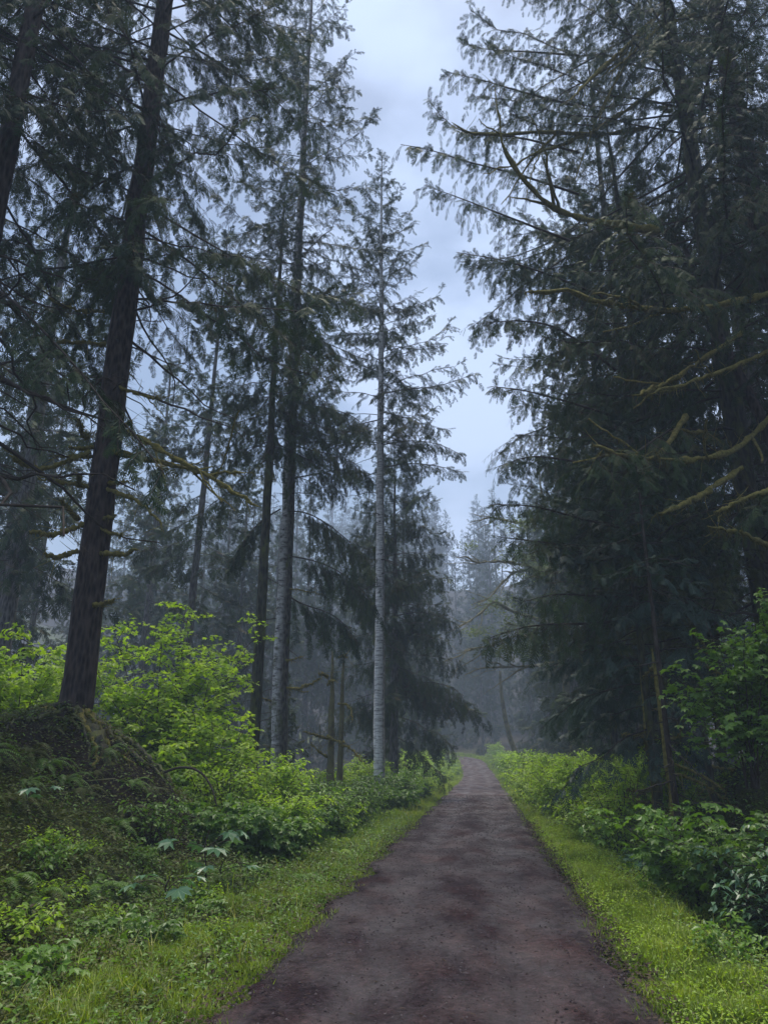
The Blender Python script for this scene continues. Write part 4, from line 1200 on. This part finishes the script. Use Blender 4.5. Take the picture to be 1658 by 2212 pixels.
# hemlocks and spruces of the right wall
conifer('hemlock_tree', 'blue green hemlock with flat layered boughs below the huge spruce on the right', 4.9, 14.2, 8.6, 0.085, 2.7, 1.7, 144, nb=90, bark=M_bark_dark, needle=M_needle_b, e_top=25, e_bot=-6, hang=0.45, sag=0.32, tip=0.0,
        spray=0.30, ndead=0, prof=0.55, low=0.8, sub_len=0.3, step=0.16, maxsub=0.8)
conifer('hemlock_tree', 'olive green young hemlock low at the edge of the dark right wood', 6.6, 15.2, 5.6, 0.07, 2.1, 2.2, 145, nb=50, bark=M_bark_dark, needle=M_needle_y, e_top=25, e_bot=-6, hang=0.5, sag=0.3, tip=0.0,
        spray=0.26, ndead=10, z_low=0.6, dead_len=0.9, prof=0.55, low=0.8, step=0.15, maxsub=0.6)
conifer('hemlock_tree', 'blue green hemlock with a curtain of hanging boughs where the right verge shrubs start', 7.0, 23.5, 9.0, 0.12, 2.6, 3.0, 146, nb=95, bark=M_bark_dark, needle=M_needle_b, e_top=28, e_bot=-14, hang=0.8, sag=0.4,
        spray=0.34, ndead=0, prof=0.6, low=0.85, step=0.2)
rb_, _ = conifer('spruce_tree', 'tall dark spruce second in the row along the right edge of the path', 8.3, 23, 30, 0.26, 5.4, 5.0, 147, nb=135, bark=M_bark_dark, e_top=30, e_bot=-14, hang=0.95, sag=0.34, tmpl=SPRAY, spray=0.40, step=0.24, per=2.0,
                 ndead=20, dead_len=2, z_low=1.5, prof=0.55, low=0.85, phi_bias=(PI, 0.1), xmin=lambda q: np.interp(q, [3, 10, 20, 26], [4.4, 4.0, 3.6, 5.0]))
rc_, _ = conifer('spruce_tree', 'tall dark spruce third in the row along the right edge of the path', 10.2, 32, 30, 0.26, 4.8, 3.0, 148, nb=120, bark=M_bark_grey, e_top=30, e_bot=-14, hang=0.9, sag=0.36, tmpl=SPRAY_L, spray=0.48, step=0.28, per=1.6,
                 ndead=16, dead_len=2, z_low=1.2, prof=0.6, low=0.85)
rw = [(11.0, 20, 1, 1.05), (13.2, 24, 0, 1), (9.9, 26.5, 1, 0.9), (12.8, 33, 2, 1.2), (12.3, 42, 2, 1.15), (15.5, 38, 0, 1.1), (13.0, 52, 2, 1.3), (16.5, 50, 0, 1.1), (14.5, 62, 2, 1.3), (18.5, 60, 0, 1.2), (15.8, 74, 2, 1.4),
      (20, 74, 0, 1.2), (17.0, 88, 2, 1.3), (22, 86, 0, 1.2), (12.0, 94, 2, 1.0), (7.5, 104, 2, 0.75), (11.0, 108, 2, 0.9), (15.2, 104, 0, 1.0), (18, 28, 0, 1), (19.5, 44, 0, 1.0), (17.5, 17, 2, 1.0), (23, 22, 2, 1.2), (24, 36, 2, 1.2), (4.6, 112, 2, 0.8),
      (10.6, 37, 2, 0.55), (12.6, 46, 2, 0.5), (13.2, 57, 2, 0.55), (14.8, 68, 2, 0.6), (9.2, 28, 2, 0.4)]
for i, (x, y, k, s) in enumerate(rw):
    copy_tree(pr[k], (x, y, float(hgt(x, y)) - 0.1), g.random() * 6.28, s, '%s in the dark right wood, %s' % (KN[k], 'among its nearer trees' if y < 32 else ('in its middle depth' if y < 55 else 'far back')) if y < 92 else 'dark conifer closing the view where the path bends away', 'conifers of the right wood' if y < 92 else 'conifers behind the bend of the path')
for i, (x, y, s, lab) in enumerate([(9.6, 31, 0.8, 'small drooping hemlock behind the right verge shrubs, nearest of three'), (11.4, 41, 0.9, 'small drooping hemlock behind the right verge shrubs, middle of three'), (12.9, 53, 1.0, 'small drooping hemlock behind the right verge shrubs, farthest of three')]):
    copy_tree(protoD, (x, y, float(hgt(x, y)) - 0.1), 1.3 * i, s, lab)
for k in range(20):
    y = 97 + 22 * g.random(); x = -6 + 30 * (k + g.random()) / 20
    copy_tree(protoC if k % 3 else protoD, (x, y, float(hgt(x, y)) - 0.1), g.random() * 6.28, (0.5 if k % 3 else 1.2) + 0.35 * g.random(), 'dark low %s closing the view behind the bend of the path' % ('conifer' if k % 3 else 'hemlock'), 'conifers behind the bend of the path')
# slope beyond
k = 0
while k < 190:
    y = 122 + 110 * g.random(); x = -60 + 150 * g.random()
    if abs(x - y * 0.05) > y * 0.62: continue
    copy_tree(pr[int(g.integers(0, 3))], (x, y, float(hgt(x, y)) - 0.3), g.random() * 6.28, 0.8 + 0.45 * g.random(), 'faint conifer %s the hazy slope, %s' % ('low on' if y < 165 else 'high on', 'left of the pale trunk' if x < -0.02 * y else ('above the end of the path' if x < 0.16 * y else 'right of the path')), 'conifers on the hazy slope')
    k += 1

# maple in the mist
mx_, my_ = 10.9, 44.0
g = np.random.default_rng(9)
mz = float(hgt(mx_, my_)) - 0.1
mroot = empty('maple_tree', (mx_, my_, mz)); tag(mroot, 'mossy limbed maple with pale green leaves leaning into the mist over the far path', 'tree')
P, r, V, F = trunk_mesh(19, 0.24, g, 0.2, 0.12, (-0.03, 0), 40, 12, 0.6, 0.05)
b = MB(); b.add(V, F, 0, 0.5, True); b.obj('trunk', [M_bark_maple], mroot)
for kk, (pts, fk) in enumerate([
        ([(1190, 1230), (1100, 1215), (1060, 1212), (1030, 1218), (1005, 1200), (985, 1205)], 4),
        ([(1200, 1225), (1110, 1235), (1080, 1262), (1060, 1290), (1020, 1305)], 4),
        ([(1200, 1350), (1100, 1320), (1068, 1295), (1030, 1330), (990, 1355), (960, 1370)], 5),
        ([(1200, 1380), (1110, 1372), (1060, 1395), (1020, 1400), (985, 1420), (950, 1430)], 5),
        ([(1210, 1430), (1140, 1440), (1080, 1440), (1030, 1445), (1000, 1460)], 5),
        ([(1190, 1120), (1120, 1130), (1060, 1118), (1010, 1130)], 4)]):
    Pb = np.array([at(a_, b_ , my_ - 0.5 * i) for i, (a_, b_) in enumerate(pts)]) - np.array([mx_, my_, mz])
    zt = np.interp(Pb[0, 2], P[:, 2], P[:, 0]); Pb[0, 0] = zt; Pb[0, 1] = np.interp(Pb[0, 2], P[:, 2], P[:, 1])
    mossy_branch(mroot, Pb, 0.11, 0.025, 500 + kk, mat=M_bark_maple, forks=fk + 3, hang=0.10, ht=60)
lb = MB()
for (px, py, rx, n_) in [(1075, 1305, 1.2, 500), (1110, 1345, 1.4, 600), (1150, 1230, 1.3, 600), (1120, 1200, 1.2, 450), (1140, 1400, 1.3, 500), (1030, 1365, 0.9, 260), (1120, 1130, 1.2, 420), (1010, 1180, 0.6, 120)]:
    c = np.array(at(px, py, my_ - 0.6)) - np.array([mx_, my_, mz])
    O = c + g.normal(size=(n_, 3)) * np.array([rx * 0.5, rx * 0.5, rx * 0.22])
    a = g.random(n_) * 6.28
    X = np.stack([np.cos(a), np.sin(a), -0.2 + 0 * a], -1); Z = np.array([[0, 0, 1.0]]) + 0.4 * g.normal(size=(n_, 3))
    V, F = place(LEAF4[0], LEAF4[1], O, X, Z, 0.12 + 0.12 * g.random(n_)); lb.add(V, F, 0, np.repeat(g.random(n_), 5))
lb.obj('foliage', [M_leaf_fog], mroot)
# small bare leaning trunk on the right of the bend
for kk, (pts, dd, r0, lab) in enumerate([([(1114, 1630), (1101, 1595), (1091, 1555), (1082, 1500), (1079, 1450)], 60, 0.22, 'leaning grey trunk behind the right verge shrubs near the bend')]):
    Pb, _ = resample(np.array([at(a_, b_, dd) for a_, b_ in pts]), 24)
    if kk == 0: Pb[0, 2] = min(Pb[0, 2], float(hgt(Pb[0, 0], dd)))
    b = MB(); b.add(*tubes((Pb - Pb[0])[None], np.linspace(r0, r0 * 0.45, 24)[None], 9), 0, 0.5, True)
    tag(b.obj('dead_tree', [M_bark_maple], None, tuple(Pb[0])), lab, 'tree')

# ------------------------------------------------------------------ shrubs
p_ = at(330, 1600, 16.5)
shrub('vine_maple', 'tall bright green leafy maple bush right behind the big fir', p_[0] + 0.25, 16.5, 6.1, 4.0, 20, 34, 17, 601, LEAF5, 0.112, M_leaf_l, s_lo=0.12, twig=0.30, stem_r=0.022, flat=0.45, cat='shrub', droop=0.25)
p_ = at(440, 1640, 15.2)
shrub('vine_maple', 'bright green leafy bush filling the gap between the fir mound and the slim trunks', p_[0], 15.2, 3.3, 2.9, 16, 26, 15, 602, LEAF5, 0.10, M_leaf_l, s_lo=0.1, twig=0.33, stem_r=0.016, flat=0.45)
shrub('vine_maple', 'light green maple bush behind the mound at the left edge of the view', at(45, 1500, 16)[0], 16, 3.3, 3.4, 14, 22, 14, 603, LEAF5, 0.14, M_leaf_l, base=1.0, s_lo=0.2, twig=0.3, stem_r=0.018, flat=0.45)
shrub('vine_maple', 'light green leafy bush glowing just left of the fir trunk', at(118, 1500, 18)[0], 18, 3.4, 2.2, 9, 16, 10, 604, LEAF5, 0.13, M_leaf_l, base=1.0, s_lo=0.2, twig=0.3, stem_r=0.016, flat=0.45)
protos = [
    shrub('salmonberry_shrub', 'leafy shrub at the foot of the two slim trunks', base_at(575, 15.5), 15.5, 2.0, 2.0, 18, 20, 12, 611, LEAF4, 0.095, M_leaf_l, group='left verge shrubs'),
    shrub('salmonberry_shrub', 'leafy shrub on the left verge in front of the mossy snags', base_at(690, 15.5), 15.5, 1.5, 1.8, 18, 20, 12, 612, LEAF4, 0.085, M_leaf_m, group='left verge shrubs'),
    shrub('salmonberry_shrub', 'low spreading leafy shrub on the left verge', base_at(620, 13.2), 13.2, 1.05, 1.6, 18, 18, 12, 613, LEAF4, 0.075, M_leaf_l, group='left verge shrubs', arch=0.9),
    shrub('thimbleberry_shrub', 'broad leaved low shrub on the left verge', base_at(505, 11.8), 11.8, 0.85, 1.3, 12, 14, 8, 614, LEAF5, 0.13, M_leaf_m, group='left verge shrubs'),
]
g = np.random.default_rng(91)
ls = []
y = 12.6
while y < 78:
    rows = 3 if y < 24 else 2
    for r_ in range(rows):
        u = (1.35 if y < 22 else 0.85) + 0.25 * g.random() + r_ * (1.25 + 0.3 * g.random())
        xx = float(path_x(y)) - HALF - u
        if not (xx < -2.7 and y < 14.8): ls.append((xx, y + 0.5 * g.normal(), r_))
    y += 1.0 + 0.028 * y
def where(y):
    return 'nearer than the pale trunk' if y < 24 else ('beyond the pale trunk' if y < 42 else 'near the bend')
for (x, y, r_) in ls:
    k = int(g.choice([0, 1, 2] if r_ else [1, 2, 3]))
    s = (0.85 + 0.35 * g.random()) * (0.8 if r_ == 0 else 1.0) * (1 + 0.004 * y)
    if k == 0: s *= 0.8
    kind = ['tall bright green', 'mid green', 'low spreading bright green', 'broad leaved mid green'][k]
    rowt = ['front edge', 'middle', 'back'][r_]
    copy_tree(protos[k], (x, y, float(hgt(x, y)) - 0.05), g.random() * 6.28, s, '%s shrub, %s of the left hedge, %s' % (kind, rowt, where(y)), 'left verge shrubs')
rs = []
y = 15.5
while y < 82:
    for r_ in range(2 if y < 60 else 1):
        v = (1.15 if y < 20 else 0.85) + 0.25 * g.random() + r_ * 1.2
        rs.append((float(path_x(y)) + HALF + v, y + 0.5 * g.normal(), r_))
    y += 1.05 + 0.028 * y
for (x, y, r_) in rs:
    k = int(g.choice([0, 0, 1, 2]))
    s = (0.95 + 0.35 * g.random()) * (1 + 0.003 * y)
    if k == 0: s *= 0.72
    kind = ['tall bright green', 'mid green', 'low spreading bright green', ''][k]
    copy_tree(protos[k], (x, y, float(hgt(x, y)) - 0.05), g.random() * 6.28, s, '%s shrub in the %s of the right hedge, %s' % (kind, ['front row', 'back row'][r_], ['near half', 'far half'][int(y > 34)]), 'right verge shrubs')
# named bushes on the right bank
def px_shrub(px, py, d, *a, **k):
    p = at(px, py, d)
    return shrub(a[0], a[1], p[0], d, *a[2:], **k)
px_shrub(1335, 1700, 14.2, 'salmonberry_shrub', 'upright bright green shrub standing alone in front of the dark right wood', 1.75, 1.3, 12, 16, 9, 621, LEAF4, 0.085, M_leaf_l)
px_shrub(1440, 1690, 13.0, 'salmonberry_shrub', 'small sparse green shrub at the foot of the thin young trunk', 1.3, 1.3, 8, 9, 6, 622, LEAF4, 0.075, M_leaf_m)
px_shrub(1620, 1640, 10.2, 'maple_bush', 'maple bush with layered green leaves at the right edge, upper half of the bank', 2.3, 2.0, 14, 14, 8, 623, LEAF5, 0.125, M_leaf_m, base=1.2, s_lo=0.25, flat=0.3, stem_r=0.014)
px_shrub(1700, 1560, 10.4, 'maple_bush', 'tallest maple bush, reaching out of the view at the right edge', 2.5, 1.9, 12, 14, 8, 624, LEAF5, 0.125, M_leaf_m, base=1.5, s_lo=0.25, flat=0.3, stem_r=0.014)
px_shrub(1475, 1780, 10.0, 'thimbleberry_shrub', 'broad leaved bush leaning over the bare soil of the right bank', 1.5, 1.8, 12, 12, 7, 625, LEAF5, 0.125, M_leaf_m, flat=0.28, arch=0.9, lean=(-0.15, -0.1))
px_shrub(1580, 1800, 9.0, 'thimbleberry_shrub', 'broad leaved bush in the middle of the right bank', 1.45, 1.7, 12, 12, 7, 626, LEAF5, 0.115, M_leaf_m, flat=0.28, arch=0.9, lean=(-0.1, -0.1))
px_shrub(1670, 1880, 7.9, 'elderberry_shrub', 'bluish green bush at the right edge near the bare ditch', 1.2, 1.4, 12, 12, 8, 627, LEAF4, 0.085, M_leaf_d, flat=0.3, arch=0.9)
px_shrub(1760, 1780, 8.0, 'elderberry_shrub', 'bluish green bush half cut off by the right edge', 1.1, 1.3, 12, 12, 8, 628, LEAF4, 0.085, M_leaf_d, flat=0.3, arch=0.9)
px_shrub(1395, 1740, 12.2, 'thimbleberry_shrub', 'small broad leaved plant over the top of the bare soil', 0.6, 0.9, 9, 8, 5, 629, LEAF5, 0.12, M_leaf_d, flat=0.28)
px_shrub(345, 1745, 10.4, 'shrub', 'small dark leafy shrub in the shade right below the fir roots', 0.9, 1.0, 9, 10, 6, 631, LEAF4, 0.075, M_leaf_m, arch=0.9)
px_shrub(500, 1700, 13.4, 'salmonberry_shrub', 'leafy green shrub beside the arching dead stem', 1.2, 1.4, 12, 14, 8, 632, LEAF4, 0.08, M_leaf_l)
px_shrub(455, 1690, 14.2, 'salmonberry_shrub', 'leafy green shrub spilling over the right end of the fir mound', 1.6, 1.5, 12, 14, 8, 633, LEAF4, 0.085, M_leaf_l)

# ferns
for k, (px, py, d, R_, n_, lab, mt) in enumerate([
        (230, 1850, 8.2, 0.42, 16, 'bright fern low on the bank beside the big pale leaves', M_leaf_m),
        (300, 1900, 7.6, 0.40, 13, 'arching fern in front of the pale umbrella leaves', M_leaf_m),
        (635, 1870, 10.6, 0.62, 15, 'upright fern at the left verge where the hedge begins', M_leaf_m),
        (720, 1815, 13.0, 0.55, 14, 'fern with upright fronds at the grass edge beyond the first one', M_leaf_l),
        (180, 1720, 10.4, 0.45, 12, 'yellowish fern under the big fir', M_moss_leaf),
        (30, 1760, 8.8, 0.5, 13, 'fern at the left edge of the view on the bank', M_moss_leaf),
        (60, 1650, 10.3, 0.5, 12, 'fern at the left edge just below the mossy mound', M_moss_leaf),
        (440, 1850, 9.6, 0.45, 13, 'dark fern below the bluish umbrella leaves', M_leaf_m),
        (560, 1800, 11.6, 0.5, 12, 'fern in front of the low spreading shrubs', M_leaf_m),
        (100, 1880, 7.4, 0.4, 12, 'small fern in the mossy lower left of the bank', M_moss_leaf),
        (1275, 1660, 18.0, 0.5, 12, 'fern at the foot of the dark wood on the right', M_leaf_l),
        (1560, 2030, 6.9, 0.28, 12, 'small bluish fern at the ditch on the right', M_leaf_d)]):
    p = at(px, py, d)
    fern('fern', lab, p[0], d, R_, n_, 700 + k, mt, 'ferns')
for k, (px, py, d, h, n_, lab, sz) in enumerate([
        (365, 1880, 8.2, 0.34, 5, 'plant with big pale umbrella leaves, the nearest on the left bank', 0.23),
        (445, 1850, 9.4, 0.62, 6, 'bluish plant with wide umbrella leaves behind the nearest one', 0.25),
        (480, 1870, 9.6, 0.30, 4, 'low bluish big leaved plant under the wide umbrella leaves', 0.22),
        (675, 1760, 14.0, 0.75, 5, 'big leaved plant standing in the left hedge, farthest of its kind', 0.26),
        (55, 1770, 8.6, 0.30, 3, 'small big leaved plant at the left edge of the bank', 0.18)]):
    p = at(px, py, d)
    big_leaf_plant('umbrella_leaf_plant', lab, p[0], d, h, n_, 730 + k, M_leaf_d, sz, 'umbrella leaved plants')

# ferns on the shaded root mound
for k, (x, y, r_, lab) in enumerate([(-4.15, 11.05, 0.36, 'dark fern on the bare root mound straight below the fir trunk'), (-3.45, 10.7, 0.4, 'fern at the lower right foot of the dark root mound'),
                                     (-4.85, 11.3, 0.34, 'fern left of the fir trunk on the dark root mound'), (-3.1, 11.6, 0.36, 'fern at the right end of the dark root mound')]):
    fern('fern', lab, x, y, r_, 10, 790 + k, M_moss_leaf, 'ferns')
# many small ferns and herbs over the banks
g = np.random.default_rng(314)
fp = [fern('fern', 'sword fern with bright arching fronds on the middle of the left bank', -2.6, 8.6, 0.42, 14, 760, M_leaf_m, 'ferns'),
      fern('fern', 'olive fern on the shaded top of the left bank', -4.6, 10.2, 0.36, 11, 761, M_moss_leaf, 'ferns'),
      fern('fern', 'light green fern at the foot of the left bank', -1.9, 7.2, 0.30, 12, 762, M_leaf_l, 'ferns')]
hp = [shrub('herb', 'small leafy herb on the left bank below the fir', -2.8, 9.4, 0.34, 0.5, 9, 7, 6, 770, LEAF4, 0.05, M_leaf_m, 'small herbs on the banks', 'plant', s_lo=0.3, stem_r=0.004),
      shrub('herb', 'small broad leaved herb on the left bank nearer the grass', -1.9, 8.4, 0.28, 0.5, 8, 5, 5, 771, LEAF5, 0.075, M_leaf_m, 'small herbs on the banks', 'plant', s_lo=0.3, stem_r=0.004),
      shrub('herb', 'small yellowish herb in the moss of the left bank', -3.0, 7.6, 0.25, 0.45, 9, 6, 6, 772, LEAF4, 0.045, M_leaf_l, 'small herbs on the banks', 'plant', s_lo=0.3, stem_r=0.004)]
for k in range(34):
    y = 6.8 + 6.4 * g.random(); x = float(path_x(y)) - HALF - (1.6 + 3.9 * g.random())
    q = int(g.choice([0, 1, 1]))
    copy_tree(fp[q], (x, y, float(hgt(x, y)) - 0.02), g.random() * 6.28, 0.7 + 0.6 * g.random(), '%s fern on the shaded slope of the left bank, %s' % (['bright green', 'olive'][q], 'around the root mound' if y > 10 else 'below the root mound'), 'ferns on the left bank')
def zone(x, y):
    d = abs(x - float(path_x(y))) - HALF
    return ('beside the grass at the foot of' if d < 1.7 else ('halfway up' if d < 3.2 else 'high on')) + (' the near' if y < 8.5 else ' the far')
for k in range(140):
    y = 5.2 + 9.5 * g.random() ** 0.9
    left = k < 85
    if left:
        x = float(path_x(y)) - HALF - (0.75 + 4.6 * g.random() ** 1.1)
        if -5.2 < x < -2.9 and 9.6 < y < 12.8: continue
    else:
        x = float(path_x(y)) + HALF + (0.9 + 2.6 * g.random())
        if float(x - path_x(y) - HALF) < 2.0 and g.random() < 0.6: continue
    z = float(hgt(x, y)) - 0.02
    sd_ = 'left' if left else 'right'
    if g.random() < 0.6:
        q = int(g.integers(0, 3)) if left else int(g.choice([0, 2]))
        copy_tree(fp[q], (x, y, z), g.random() * 6.28, 0.5 + 0.75 * g.random(), '%s fern %s %s bank' % (['bright green', 'olive', 'light green'][q], zone(x, y), sd_), 'ferns on the %s bank' % sd_)
    else:
        q = int(g.integers(0, 3))
        copy_tree(hp[q], (x, y, z), g.random() * 6.28, 0.6 + 0.8 * g.random(), '%s herb %s %s bank' % (['small leafy', 'small broad leaved', 'small yellowish'][q], zone(x, y), sd_), 'herbs on the %s bank' % sd_)

# ------------------------------------------------------------------ mist
b = MB()
X0, X1, Y0, Y1, Z0, Z1 = -176, 181, -66, 281, -4, 98
Vh = [(x, y, z) for z in (Z0, Z1) for y in (Y0, Y1) for x in (X0, X1)]
b.add(Vh, [[0, 2, 3, 1], [4, 5, 7, 6], [0, 1, 5, 4], [2, 6, 7, 3], [0, 4, 6, 2], [1, 3, 7, 5]], 0, 0.5)
m, n, l, out = new_mat('mist')
pv = n.new('ShaderNodeVolumePrincipled')
pv.inputs['Color'].default_value = (0.46, 0.57, 0.76, 1)
pv.inputs['Density'].default_value = 0.0026
pv.inputs['Anisotropy'].default_value = 0.0
l.new(pv.outputs[0], out.inputs['Volume'])
haze = b.obj('haze', [m])
tag(haze, 'thin bluish mist filling the forest', 'mist', kind='stuff')
print('tris', sum(len(o.data.polygons) for o in bpy.data.objects if o.type == 'MESH'), 'unique', sum(len(me.polygons) for me in bpy.data.meshes), 'objs', len(bpy.data.objects))
